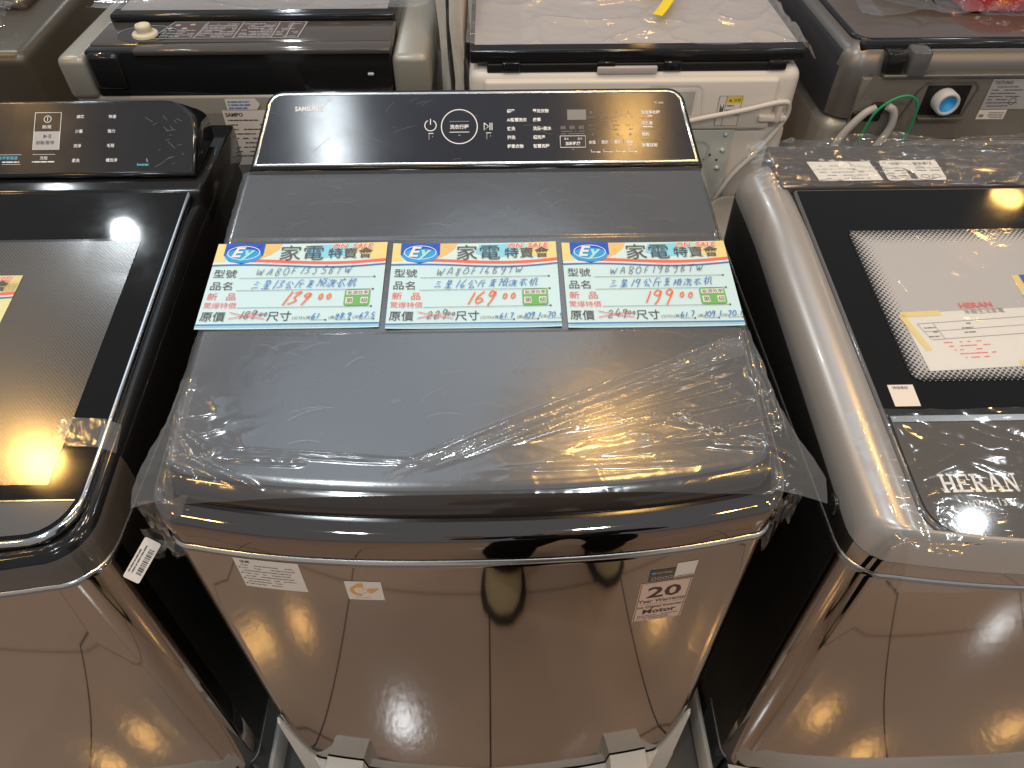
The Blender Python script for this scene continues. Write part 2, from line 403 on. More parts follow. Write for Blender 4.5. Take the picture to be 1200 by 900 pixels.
fz = lambda z0, k: (lambda y: z0+max(0, min(lidz(y), 1.095)-lidz(-.02))*k)
o = [ring_at(cov(.001, .001), .955), ring_at(cov(.001, .001), .9565)]+[ring_at(cov(i, f), fz(z, k)) for z, i, f, k in [(.966, -.002, .0010, .2), (.976, -.005, .0012, .5), (.986, -.007, .0018, .8), (.991, -.008, .0045, .95), (.9945, -.007, .0105, 1), (.9968, -.004, .0190, 1), (.9975, .004, .030, 1), (.9970, .012, .034, 1)]]
mb.loft(o, 0, False, True, True, mats=[0]*7+[1, 1]); mb.build('top_cover', ['band', 'shelf'], wm)
mb = MB()
LR, LF, LT_ = .008, .024, .0235; LY = -.011
o = [ring_at(outline(0, .3105, LY, FC, .482, .03, .006, .012), lambda y: lidz(y)-LT_-.0015), ring_at(outline(0, .3105, LY, FC, .482, .03, .006, .001), lambda y: lidz(y)-LT_-.0015)]
for k in range(0, 9):
    a = math.pi/2*k/8; i = LR*(1-math.cos(a)); f = LF*(1-math.cos(a))
    def zf(y, a=a): 
        w_ = sstep(.10, .03, y); t_ = LT_*w_+.010*(1-w_); return lidz(y)-t_*(1-math.sin(a))
    o.append(ring_at(outline(0, .3105, LY, FC, .482, .03, .006, i, insf=f), zf))
mb.loft(o, 0, True, True, True, mats=[1, 1, 1, 1, 1, 1, 1, 1, 0, 0], capm=0, mfun=lambda p, q, m: m if p[1] < .06 else 0); lid_o = mb.build('lid', ['lid', 'gloss_dark'], wm)
# console: a panel leaning back at 37 degrees
def wedge(P0, th, ol, yb, drop):
    T_ = tilted_plane(P0, th); F = lambda ins_, h: [T_(u, v, h) for u, v in shrink(ol, ins_)]
    back = [(T_(u, v).x, yb, P0[2]+(T_(u, v).z-P0[2])*drop) for u, v in ol]
    return T_, F, back
def tilted_plane(P0, th):
    ey = Vector((0, math.cos(th), math.sin(th))); ez = Vector((0, -math.sin(th), math.cos(th))); P0 = Vector(P0)
    return lambda u, v, h=0: P0+Vector((u, 0, 0))+ey*v+ez*h
def shrink(ol, d):
    n = len(ol); o = []
    for i in range(n):
        a, b, c = ol[i-1], ol[i], ol[(i+1) % n]
        n1 = (b[1]-a[1], -(b[0]-a[0])); n2 = (c[1]-b[1], -(c[0]-b[0])); l1 = math.hypot(*n1) or 1; l2 = math.hypot(*n2) or 1
        nx, ny = n1[0]/l1+n2[0]/l2, n1[1]/l1+n2[1]/l2; k = (nx*nx+ny*ny) or 1
        o.append((b[0]-2*d*nx/k, b[1]-2*d*ny/k))
    return o
def trapezoid(hb, ht, top, r, off, n=8):
    """outline of a panel: straight bottom, sides leaning in, rounded top corners (counter-clockwise)"""
    pts = [(off-hb, 0), (off+hb, 0)]
    for k in range(n+1): a = math.pi/2*k/n; pts.append((off+ht-r+r*math.cos(a), top-r+r*math.sin(a)))
    for k in range(n+1): a = math.pi/2+math.pi/2*k/n; pts.append((off-ht+r+r*math.cos(a), top-r+r*math.sin(a)))
    return pts
ol = trapezoid(.3095, .2905, .1145, .026, .004)
P, F, back = wedge((0, .487, 1.100), R(37), ol, .598, .80)
mb = MB(); mb.loft([back, F(0, -.004), F(.0012, -.0012), F(.004, 0), F(.0055, 0)], 0, True, True)
mb.box(-.3055, .3135, .4885, .655, 1.0, 1.0985, 0, .003); con = mb.build('control_panel', 'black', wm)
mb = MB(); mb.loft([F(.0045, .0002), F(.0048, .0012), F(.0078, .0012), F(.0081, .0002)], 0); mb.build('trim', 'silver', con)
mb = MB(); mb.loft([F(.0081, .0004), F(.0084, .0007)], 0, False, True)
hh = .0011
mb.text(P, 'SAMSUNG', -.2445, .0835, .0092, 1, hh, bold=.03, sx=.90)
mb.ring(P, -.059, .061, .0078, .0078, .0012, 1, hh, 24, math.pi*.66, math.pi*2.34); mb.stroke(P, [(-.059, .062), (-.059, .0705)], .0012, 1, hh)
mb.ring(P, -.0195, .059, .0246, .0246, .0013, 1, hh, 48)
mb.text(P, '洗衣行程', -.0195, .0560, .0068, 1, hh, 'CENTER', .02, .95); mb.stroke(P, [(-.033, .0665), (-.006, .0665)], .0007, 2, hh); mb.stroke(P, [(-.033, .0510), (-.006, .0510)], .0009, 1, hh); mb.stroke(P, [(-.021, .0465), (-.018, .0465)], .0012, 2, hh)
for q in (-.059, .020): mb.stroke(P, [(q-.002, .0495), (q-.002, .0405)], .0010, 2, hh); mb.stroke(P, [(q-.003, .0495), (q+.004, .0495)], .0010, 1, hh); mb.stroke(P, [(q+.003, .046), (q+.003, .044)], .0010, 2, hh)
mb.stroke(P, [(.0145, .0640), (.0145, .0535), (.0205, .0588), (.0145, .0640)], .0011, 1, hh); mb.stroke(P, [(.0225, .064), (.0225, .0535)], .0011, 1, hh); mb.stroke(P, [(.0252, .064), (.0252, .0535)], .0011, 1, hh)
for k, (a, b) in enumerate([('標準', '嬰兒衣物'), ('AI智慧洗衣', '床單'), ('快洗', '洗滌+脫水'), ('強洗', '槽洗淨'), ('輕柔衣物', '智慧洗程')]):
    y = .0785-.0127*k
    mb.text(P, a, .046, y, .0058, 1, hh, bold=.025, sx=.95); mb.text(P, b, .0815, y, .0058, 1, hh, bold=.025, sx=.95)
mb.sheet(P, .129, .155, .067, .082, 3, hh, 2, 2)
for k in range(3): mb.text(P, '88', .119+.0125*k, .0535, .0075, 4, hh)
for k in range(3): mb.fine(P, .120, .152, .0500-.0035*k, .0015, 3, hh)
mb.stroke(P, [(.1185, .0440), (.153, .0440), (.153, .0275), (.1185, .0275), (.1185, .0440)], .0008, 1, hh)
mb.text(P, '溫水', .1235, .0385, .0035, 1, hh); mb.text(P, '溫冷', .142, .0385, .0035, 1, hh); mb.text(P, '加氣乾燥', .1255, .0310, .0054, 1, hh, bold=.02, sx=.95); mb.stroke(P, [(.1345, .0245), (.1370, .0245)], .0010, 2, hh)
for k, t in enumerate(['水位', '洗衣', '清滌', '脫水']):
    u = .1575+.0172*k
    mb.text(P, t, u, .0325, .0054, 1, hh, bold=.02, sx=.9)
    if k < 3: mb.stroke(P, [(u+.0135, .0385), (u+.0135, .0315)], .0005, 2, hh)
    mb.text(P, ['高', '分', '次', '分'][k], u+.002, .0760, .0040, 2, hh); mb.text(P, ['中', '分', '次', '弱'][k], u+.004, .0440, .0040, 2, hh)
    for j in range(4): mb.fine(P, u, u+.010, .0700-.0058*j, .0014, 3, hh, .6)
    mb.stroke(P, [(u+.003, .0240), (u+.003, .0205), (u+.010, .0205)], .0008, 1, hh); mb.fine(P, u+.011, u+.0155, .0195, .0026, 1, hh, 1)
mb.text(P, '加衣', .2115, .0280, .0035, 1, hh)
mb.text(P, '℃ Wifi', .249, .0895, .0042, 1, hh)
for k, (t, f) in enumerate([('泡泡淨衣程', 1), ('超潔淨', 1), ('預約', 0), ('智慧控制', 0)]):
    y = .0750-.0158*k
    mb.text(P, t, .2305, y, .0056, 1, hh, bold=.02, sx=.95)
    if f: mb.fine(P, .2325, .246, y-.0040, .0026, 1, hh, .9)
    if k < 3: mb.stroke(P, [(.2300, y-.0062), (.2570, y-.0062)], .0004, 2, hh)
for _ in range(16):
    u = random.uniform(-.28, .20); v = random.uniform(.01, .10); a = random.uniform(-.5, .9); l = random.uniform(.006, .035)
    mb.stroke(P, [(u, v), (u+l*.5*math.cos(a), min(.1, v+l*.5*math.sin(a)+.001)), (u+l*math.cos(a), min(.102, v+l*math.sin(a)))], .00022, 3, .0009)
mb.build('glass_panel', ['glass', 'print', 'print_dim', 'ink_grey', 'ink_grey'], con)

# stickers on the front (they move with the machine)
mb = MB(); S = front_map
mb.sheet(S, -.2485, -.1795, .886, .9445, 0, .0003, 10, 2)
q = sub_map(S, -.2485, .886)
mb.text(q, '注意', .006, .0505, .0055, 1, .0006, bold=.02)
for k in range(8):
    mb.fine(q, .006, .064-random.uniform(0, .012)-(.014 if k > 5 else 0), .045-.0055*k, .0019, 1, .0006, .85)
    if k % 2: mb.ellipse(q, .0032, .046-.0055*k, .0012, .0012, 1, .0006, 8)
mb.build('warning_sticker', ['white_sticker', 'ink_brown'], wm)
mb = MB(); mb.sheet(S, -.1365, -.0975, .876, .915, 0, .0003, 6, 2); q = sub_map(S, -.117, .897)
mb.ring(q, -.004, -.001, .0095, .0095, .0042, 1, .0006, 30, -.5*math.pi, -1.62*math.pi)
mb.upoly(q, [(-.0095, .0125), (-.0005, .0150), (-.0005, .0065)], 1, .0006)
for k in range(3): mb.upoly(q, [(.004, .0035-.0035*k), (.0165-.003*k, .0045-.0035*k), (.0150-.003*k, .0013-.0035*k), (.004, .0005-.0035*k)], 1, .0006)
mb.ring(q, -.004, -.001, .0068, .0060, .0009, 1, .0006, 16, -.5*math.pi, .6*math.pi)
for a in (-.002, .002): mb.ellipse(q, -.004+a, -.0005, .0009, .0007, 1, .0007, 8)
mb.fine(q, -.012, .006, -.0165, .002, 1, .0006, .9)
mb.build('water_saving_sticker', ['white_sticker', 'emblem'], wm)
mb = MB(); mb.sheet(S, .1815, .2395, .8, .889, 0, .0003, 10, 2); q = sub_map(S, .2105, .8)
mb.stroke(q, [(-.0275, .0015), (.0275, .0015), (.0275, .0875), (-.0275, .0875), (-.0275, .0015)], .0007, 1, .0006)
mb.text(q, '20', 0, .056, .033, 1, .0006, 'CENTER', .02, 1.2); mb.text(q, 'Year Warranty', 0, .0445, .0105, 1, .0006, 'CENTER', .01, .84)
mb.stroke(q, [(-.024, .0408), (.024, .0408)], .0005, 1, .0006)
mb.text(q, 'on Digital Inverter', 0, .0315, .0085, 1, .0006, 'CENTER', .01, .84); mb.text(q, 'Motor', 0, .0185, .0145, 1, .0006, 'CENTER', .025, 1.05)
for k in range(3): mb.fine(q, -.024, .024-.005*k, .0125-.004*k, .0018, 1, .0006, .9)
mb.build('warranty_sticker', ['peach', 'ink_brown'], wm)
mb = MB(); mb.sheet(S, .1885, .2165, .892, .9155, 0, .0003, 4, 2); mb.sheet(S, .2170, .2395, .895, .9245, 1, .0003, 4, 2)
q = sub_map(S, .1885, .892)
mb.ellipse(q, .0045, .0175, .0027, .0022, 2, .0006, 12); mb.text(q, 'SmartThings', .008, .0160, .0042, 1, .0006, sx=.8)
for k in range(4): mb.ring(q, .006+.006*k, .006, .0022, .0026, .0005, 1, .0006, 12)
mb.fine(S, .2185, .238, .8965, .002, 3, .0006, .9)
mb.build('smart_home_sticker', ['gloss_dark', 'white_sticker', 'blue2', 'ink_brown'], wm)

# white foam tray that the machine still stands in
def foam_tray(cx, label, ftop, yc, c, hw):
    mb = MB(); n = 160; prof = []
    fy = lambda x: yc+c*abs(x)**2.5
    rows = {0: [], 1: [], 2: [], 3: []}
    for i in range(n+1):
        x = -(hw-.004)+2*(hw-.004)*i/n; t, d = ftop(x)
        xi = max(-hw, min(hw, x)); yf = fy(xi)
        rows[0].append((cx+x, yf-d, .152)); rows[1].append((cx+x, yf-d, t-.006)); rows[2].append((cx+x, yf-d+.006, t)); rows[3].append((cx+x, yf-.0015, t))
    for k in range(3):
        a, b = rows[k], rows[k+1]; base = len(mb.v); mb.v += a+b
        for i in range(n): mb.f.append(([base+i, base+i+1, base+n+1+i+1, base+n+1+i], 0, False))
    for sgn in (-1, 1):
        xs = sorted([cx+sgn*(hw+.010), cx+sgn*(hw+.001)]); mb.box(xs[0], xs[1], fy(hw)+.012, .70, .152, .225, 0, .003)
    mb.box(cx-hw, cx+hw, .0, .70, .152, .199, 0)
    return tag(recenter(mb.build('foam_tray', 'foam')), label, 'packing foam', 'white packing foam under the front row')
def ft_centre(x):
    a = abs(x)
    if a > .262: return .315+.150*sstep(.272, .312, a)**1.4, .004+.020*sstep(.285, .262, a)
    if .196 < a <= .262: return .335, .034
    return .300-.035*(1-a/.196), .014
foam_tray(0, 'white foam packing tray at the foot of the brushed brown washer with blue cards', ft_centre, FY, FC, .317)

# ------------------------------------------------------------------ left machine
LCX = -.702; LL = .156; LQ = (-.7, .025, .985); lz = lambda y: LQ[2]+LL*(y-LQ[1])
lcz = lambda y: 1.07+.33*(y-.53)
lm = thing('washing_machine', 'black-topped washer at the left with clear tape across its dark glass lid', 'washing machine', (LCX, .35, .15), 'washing machines in the front row')
lo = lambda i, yc=-.052: outline(LCX, .316, yc, .5, .70, .055, .03, i)
mb = MB(); mb.loft([ring_at(lo(i), z) for z, i in [(.20, .004), (.3, 0), (.6, 0), (.86, 0), (.911, 0), (.9125, 0), (.9135, .0003), (.917, .003)]], 0, True, True, True, lambda p, q, m: 1 if abs(p[0]-LCX) > .3155 or p[1] > .1 else m)
mb.build('cabinet', ['titan', 'side'], lm)
mb = MB(); mb.loft([ring_at(lo(i), z) for z, i in [(.916, .004), (.918, -.001), (.9205, -.001), (.922, .004)]], 0, True, True); mb.build('seam_trim', 'silver', lm)
mb = MB(); zl = lambda d: (lambda y: min(lz(y), 1.055)+d)
mb.loft([ring_at(lo(.001), .921), ring_at(lo(.001), zl(-.03)), ring_at(lo(.003), zl(-.018)), ring_at(lo(.008), zl(-.010)), ring_at(lo(.016), zl(-.008)), ring_at(lo(.020), zl(-.014))], 0, False, True, True, mats=[0, 0, 1, 1, 1, 1],
        mfun=lambda p, q, m: m if p[1] < .05 else 1)
mb.build('top_cover', ['handle', 'black'], lm)
llo = lambda i: outline(LCX, .3015, -.026, .25, .512, .055, .006, i)
mb = MB(); mb.loft([ring_at(llo(.004), lambda y: lz(y)-.02)]+[ring_at(llo(i), (lambda d: (lambda y: lz(y)+d))(d)) for i, d in [(0, -.008), (0, -.003), (.002, -.0008), (.004, 0)]], 0, True, True, True, mats=[0, 1, 1, 1], capm=0); lid_l = mb.build('lid', ['lidglass', 'chrome'], lm)
LM = plane_map(LQ, LL)
mb = MB(); o = [(x, y) for x, y in llo(.009) if y < .027]
pts = sorted(o, key=lambda p: p[0]); lo_pts = [p for p in pts]
mb.upoly(LM, [(LCX-.292, .027)]+lo_pts+[(LCX+.292, .027)], 0, .0006); mb.stroke(LM, [(LCX-.292, .028), (LCX+.292, .028)], .0012, 1, .0012); mb.build('handle', ['grey_gloss', 'chrome'], lid_l)
M['dots_left'] = dots_mat('window_dots_left', (.080, .068, .055), (.012, .011, .010), -.255, .255, -.30, .06, .0045, .10, .22, .7, .10, .42)
mb = MB(); mb.sheet(LM, LCX-.25, -.444, .047, .405, 0, .0006, 2, 2); mb.build('window', 'dots_left', lid_l)
# console of the left machine
ol = trapezoid(.302, .302, .1145, .050, LCX)
P, F, back = wedge((0, .530, 1.070), R(36), ol, .640, .78)
mb = MB(); mb.loft([back, F(-.001, -.004), F(.0005, -.001), F(.003, 0), F(.004, 0)], 0, True, True)
mb.box(LCX-.3155, LCX+.3155, .50, .70, 1.0, 1.062, 0, .006)
lcon = mb.build('control_panel', 'black', lm)
mb = MB(); mb.loft([F(.004, .0003), F(.0045, .0006)], 0, False, True)
mb.stroke(P, [(-.6305, .0955), (-.5935, .0955), (-.5935, .0393), (-.6305, .0393), (-.6305, .0955)], .0009, 1, hh)
mb.upoly(P, [(-.6300, .0668), (-.5940, .0668), (-.5940, .0398), (-.6300, .0398)], 4, .0010)
mb.ring(P, -.6125, .0855, .0050, .0050, .0009, 1, hh, 24); mb.stroke(P, [(-.6125, .0885), (-.6125, .0825)], .0009, 1, hh); mb.text(P, '開/關', -.6195, .0715, .0058, 1, hh, sx=1)
mb.upoly(P, [(-.6165, .0625), (-.6165, .0565), (-.6110, .0595)], 3, .0014); mb.stroke(P, [(-.6085, .0625), (-.6085, .0565)], .0009, 3, .0014); mb.stroke(P, [(-.6065, .0625), (-.6065, .0565)], .0009, 3, .0014)
mb.text(P, '啟動/暫停', -.6265, .0475, .0062, 3, .0014, sx=.98)
for k, (a, b) in enumerate([('標準', '快速'), ('少量', '強力'), ('洗淨', '毛毯'), ('柔洗', '槽洗淨')]):
    y = .0865-.0221*k; u = -.5715
    mb.text(P, a, u-.0008*k, y, .0058, 1, hh, bold=.01, sx=.95); mb.text(P, b, u+.0455, y, .0058, 1, hh, bold=.01, sx=.95)
mb.text(P, '洗程', -.6195, .0245, .0056, 1, hh); mb.fine(P, -.630, -.598, .0200, .0028, 1, hh, .95); mb.stroke(P, [(-.630, .0320), (-.598, .0320)], .0005, 1, hh)
mb.text(P, '水流/噴射高速', -.6840, .0250, .0056, 2, hh, bold=.01, sx=.95); mb.fine(P, -.672, -.648, .0200, .0028, 1, hh, .95); mb.stroke(P, [(-.676, .0320), (-.646, .0320)], .0005, 1, hh); mb.stroke(P, [(-.672, .0175), (-.646, .0175)], .0005, 1, hh)
mb.text(P, 'Inverter', -.4815, .0135, .0058, 2, hh, bold=.02, sx=.9); mb.stroke(P, [(-.468, .024), (-.467, .019)], .0006, 1, hh)
for _ in range(22):
    u = random.gauss(-.428, .02); v = random.uniform(.006, .09); a = random.uniform(-.9, .9); l = random.uniform(.003, .018)
    if u > -.412: continue
    mb.stroke(P, [(u, v), (u-l*math.cos(a), min(.1, max(.006, v+l*math.sin(a))))], .00028, 5, .0009)
mb.build('glass_panel', ['glass_l', 'print', 'print_blue', 'ink', 'label_grey', 'print_dim'], lcon)
foam_tray(LCX, 'white foam packing tray at the foot of the black-topped washer at the left', lambda x: (.30, .03), -.052, .5, .316)
# protective sheet over the window, its corner curled, and the tape strip that holds the lid shut
mb = MB(); 
def sheet_l(a, b):
    x = LCX-.252+a*.511; y = .046+b*.362
    x = x if x < LCX+.26 else LCX+.26
    c = max(0, (a-.88)/.12)*max(0, (b-.84)/.16)
    return LM(x-.004*c, y, .0016+.0045*c)
mb.quadgrid(sheet_l, 80, 40, 0); tag(recenter(mb.build('protective_film', 'film_flat')), 'clear protective film on the dark lid window at the left, its corner curled up', 'plastic film')
mb = MB(); mb.quadgrid(lambda a, b: LM(-.455+.062*a+.004*b, .128-.036*b-.004*a, .0032 if a < .75 else .0032-.012*((a-.75)/.25)**1.3), 24, 8, 0)
tag(recenter(mb.build('tape_strip', 'tape')), 'strip of clear tape across the edge of the black lid at the left', 'tape')

# ------------------------------------------------------------------ right machine
RCX = .712; RL = .118; RQ = (.7, .113, 1.005); rz = lambda y: RQ[2]+RL*(y-RQ[1])
rm = thing('washing_machine', 'silver-rimmed washer at the right with HERAN lettering and a dotted lid window', 'washing machine', (RCX, .35, .15), 'washing machines in the front row')
ro = lambda i, yb=.70: outline(RCX, .318, -.058, .5, yb, .045, .04, i)
mb = MB(); mb.loft([ring_at(ro(i), z) for z, i in [(.20, .004), (.3, 0), (.6, 0), (.86, 0), (.909, 0), (.9105, 0), (.9115, .0003), (.916, .003)]], 0, True, True, True, lambda p, q, m: 1 if abs(p[0]-RCX) > .3175 or p[1] > .1 else m)
mb.build('cabinet', ['titan', 'side'], rm)
mb = MB(); mb.loft([ring_at(ro(i), z) for z, i in [(.915, .004), (.917, -.001), (.9195, -.001), (.921, .004)]], 0, True, True); mb.build('seam_trim', 'silver', rm)
rzz = lambda d: (lambda y: rz(y)+d)
ro = lambda i: outline(RCX, .318, -.058, .5, .606, .045, .05, i, insf=i*.22)
rzz = lambda d: (lambda y: rz(min(y, .45))+d)
mb2 = MB(); mb2.loft([ring_at(ro(.001), .920), ring_at(ro(.001), rzz(-.045)), ring_at(ro(.003), rzz(-.042))], 0, False, True, True, lambda p, q, m: 1 if abs(p[0]-RCX) > .30 and p[1] > -.01 else 0)
mb2.build('top_cover', ['titan', 'side'], rm)
mb = MB(); rr = [ring_at(ro(.002), rzz(-.043))]
for k in range(9):
    a = math.pi/2*k/8; rr.append(ring_at(ro(.002+.044*(1-math.cos(a))), rzz(-.042+.047*math.sin(a))))
rr.append(ring_at(ro(.055), rzz(.003))); rr.append(ring_at(ro(.062), rzz(-.004)))
mb.loft(rr, 0, False, True, True); mb.build('rim', 'pearl', rm)
RM = plane_map(RQ, RL)
rzz = lambda d: (lambda y: rz(y)+d)
# lid: dark glass, handle panel in front
rlo = lambda i: outline(RCX, .257, -.047, .2, .503, .045, .006, i)
mb = MB(); mb.loft([ring_at(rlo(0), rzz(-.01)), ring_at(rlo(0), rzz(-.002)), ring_at(rlo(.0025), rzz(.0005)), ring_at(rlo(.004), rzz(.0005))], 0, True, True, True, mats=[0, 1, 1], capm=0); lid_r = mb.build('lid', ['lidglass', 'grey_gloss'], rm)
mb = MB(); o = sorted([(x, y) for x, y in rlo(.006) if y < .10], key=lambda p: p[0]); mb.upoly(RM, [(RCX-.250, .100)]+o+[(RCX+.250, .100)], 0, .0012)
mb.upoly(RM, [(RCX-.250, .100), (RCX+.250, .100), (RCX+.250, .108), (RCX-.250, .108)], 2, .0022)
SER = {'H': [((.2, 0), (.2, 1), .2), ((.8, 0), (.8, 1), .2), ((.2, .5), (.8, .5), .13)], 'E': [((.22, 0), (.22, 1), .2), ((.0, .935), (.85, .935), .13), ((.0, .065), (.9, .065), .13), ((.25, .52), (.62, .52), .12), ((.84, .72), (.84, 1), .09), ((.88, 0), (.88, .30), .09), ((.62, .38), (.62, .66), .08)],
       'R': [((.22, 0), (.22, 1), .2), ((.0, .935), (.6, .935), .13), ((.25, .50), (.6, .50), .12), ((.68, .54), (.68, .92), .2), ((.48, .5), (.85, .0), .2)], 'A': [((.5, 1), (.12, 0), .12), ((.47, 1), (.86, 0), .21), ((.25, .33), (.72, .33), .11)], 'N': [((.2, 0), (.2, 1), .11), ((.82, 0), (.82, 1), .11), ((.18, .98), (.84, .02), .2)]}
FEET = {'H': [(.2, 0), (.8, 0), (.2, 1), (.8, 1)], 'E': [], 'R': [(.22, 0), (.86, 0)], 'A': [(.12, 0), (.86, 0)], 'N': [(.2, 0), (.14, 1), (.82, 1)]}
for k, ch in enumerate('HERAN'):
    lm_ = sub_map(RM, .4865+.0163*k, .0125); q_ = lambda u, v, h=0, lm_=lm_: lm_(u*.0158, v*.0215, h)
    for (a, b, w_) in SER[ch]: mb.stroke(q_, [a, b], w_, 1, .0018)
    for (u, v) in FEET[ch]: mb.stroke(q_, [(u-.2, abs(v-.05)), (u+.2, abs(v-.05))], .11, 1, .0019)
mb.text(RM, 'HWM-1391', .506, -.0035, .0095, 1, .0018, sx=1.1)
mb.build('handle', ['handle', 'print', 'silver'], lid_r)
def rrect(x0, x1, y0, y1, r, n=6):
    o = []
    for cx_, cy_, a0 in [(x1-r, y1-r, 0), (x0+r, y1-r, 90), (x0+r, y0+r, 180), (x1-r, y0+r, 270)]:
        for k in range(n+1): a = R(a0+90*k/n); o.append((cx_+r*math.cos(a), cy_+r*math.sin(a)))
    return o
M['dots_right'] = dots_mat('window_dots_right', (.50, .49, .50), (.014, .014, .015), .505-RCX, .919-RCX, .156-.35, .414-.35, .0068, .032, .14, .5, .0, .60)
mb = MB(); mb.upoly(RM, rrect(.505, .919, .156, .414, .014), 0, .0012); mb.build('window', 'dots_right', lid_r)
# document inside the window film
mb = MB(); q = sub_map(RM, .53, .17, .05)
mb.sheet(q, 0, .30, 0, .09, 0, .0017, 2, 2)
for a in ([(.0, .088), (.05, .088)], [(.0, .088), (.012, .03)], [(.11, .004), (.22, .004)]): mb.stroke(q, a, .008, 3, .0021)
mb.text(q, 'HERAN', .078, .094, .012, 1, .0021, bold=.02, sx=1.1); mb.text(q, '禾聯生活家電', .080, .084, .0085, 2, .0021)
mb.stroke(q, [(.014, .072), (.28, .078), (.28, .052), (.022, .046), (.014, .072)], .0007, 2, .0021); mb.stroke(q, [(.018, .059), (.28, .065)], .0006, 2, .0021); mb.stroke(q, [(.034, .072), (.038, .047)], .0006, 2, .0021)
for k in range(3): mb.fine(q, .020, .034, .064-.007*k, .003, 2, .0021); mb.fine(q, .066, .080, .068-.007*k, .003, 2, .0021)
for k in range(5): mb.fine(q, .034+.004*k, .080+.01*(k % 2), .040-.006*k, .0022, 1, .0021, .6)
for k in range(4): mb.fine(q, .15, .22, .046-.007*k, .0026, 2, .0021, .6)
tag(recenter(mb.build('warranty_sheet', ['paper', 'ink_red', 'ink_grey', 'card_yellow'])), 'printed sheet with a red HERAN heading lying on the right lid window', 'paper')
# rear strip with two white notices
rs = plane_map((.7, .51, 1.0545), .10)
mb = MB(); mb.box(RCX-.272, RCX+.272, .508, .608, 1.0, 1.0535, 0, .004, xf=lambda v: (v.x, v.y, v.z+.10*(v.y-.51)))
rst = mb.build('rear_console', 'brown_gloss', rm)
mb = MB(); q = rs
mb.upoly(q, [(.490, .564), (.583, .563), (.590, .518), (.497, .517)], 0, .0006)
for k in range(5): mb.fine(q, .500+.001*k, .575-random.uniform(0, .02), .552-.0075*k, .0024, 1, .0009, .55)
mb.build('notice_sticker', ['paper', 'ink_grey'], rst)
mb = MB(); mb.upoly(q, rrect(.597, .683, .517, .565, .005), 0, .0006); mb.text(q, '注意', .612, .554, .007, 1, .0009); mb.text(q, '警告事項', .646, .554, .007, 1, .0009)
for k in range(5): mb.fine(q, .602, .628, .545-.006*k, .0026, 1, .0009, .8)
for k in range(2): mb.fine(q, .646, .680, .545-.006*k, .0026, 1, .0009, .8)
mb.upoly(q, [(.630, .543), (.640, .536), (.642, .521), (.632, .521)], 1, .0009); mb.stroke(q, [(.627, .546), (.640, .530)], .0016, 1, .0010); mb.ring(q, .654, .526, .006, .004, .001, 1, .0009, 12); mb.ring(q, .670, .526, .006, .004, .001, 1, .0009, 12)
mb.build('caution_sticker', ['paper', 'ink'], rst)
mb = MB(); mb.upoly(RM, [(.4735, .1515), (.503, .1515), (.502, .1215), (.473, .1215)], 0, .0012); mb.text(RM, '掃描連結', .478, .1455, .0045, 1, .0016); mb.build('code_sticker', ['white_sticker', 'ink'], lid_r)
mb = MB(); mb.lathe((RCX-.3165, .035, .945), [(.012, 0), (.012, .003), (.009, .005), (.0, .005)], 0, 20)
vs = [(RCX-.3165-(z-.945), y, .945+(x-(RCX-.3165))) for x, y, z in mb.v]; mb.v = vs; mb.build('hinge_cap', 'black', rm)
foam_tray(RCX, 'white foam packing tray at the foot of the silver-rimmed HERAN washer', lambda x: (.30, .03), -.058, .5, .318)

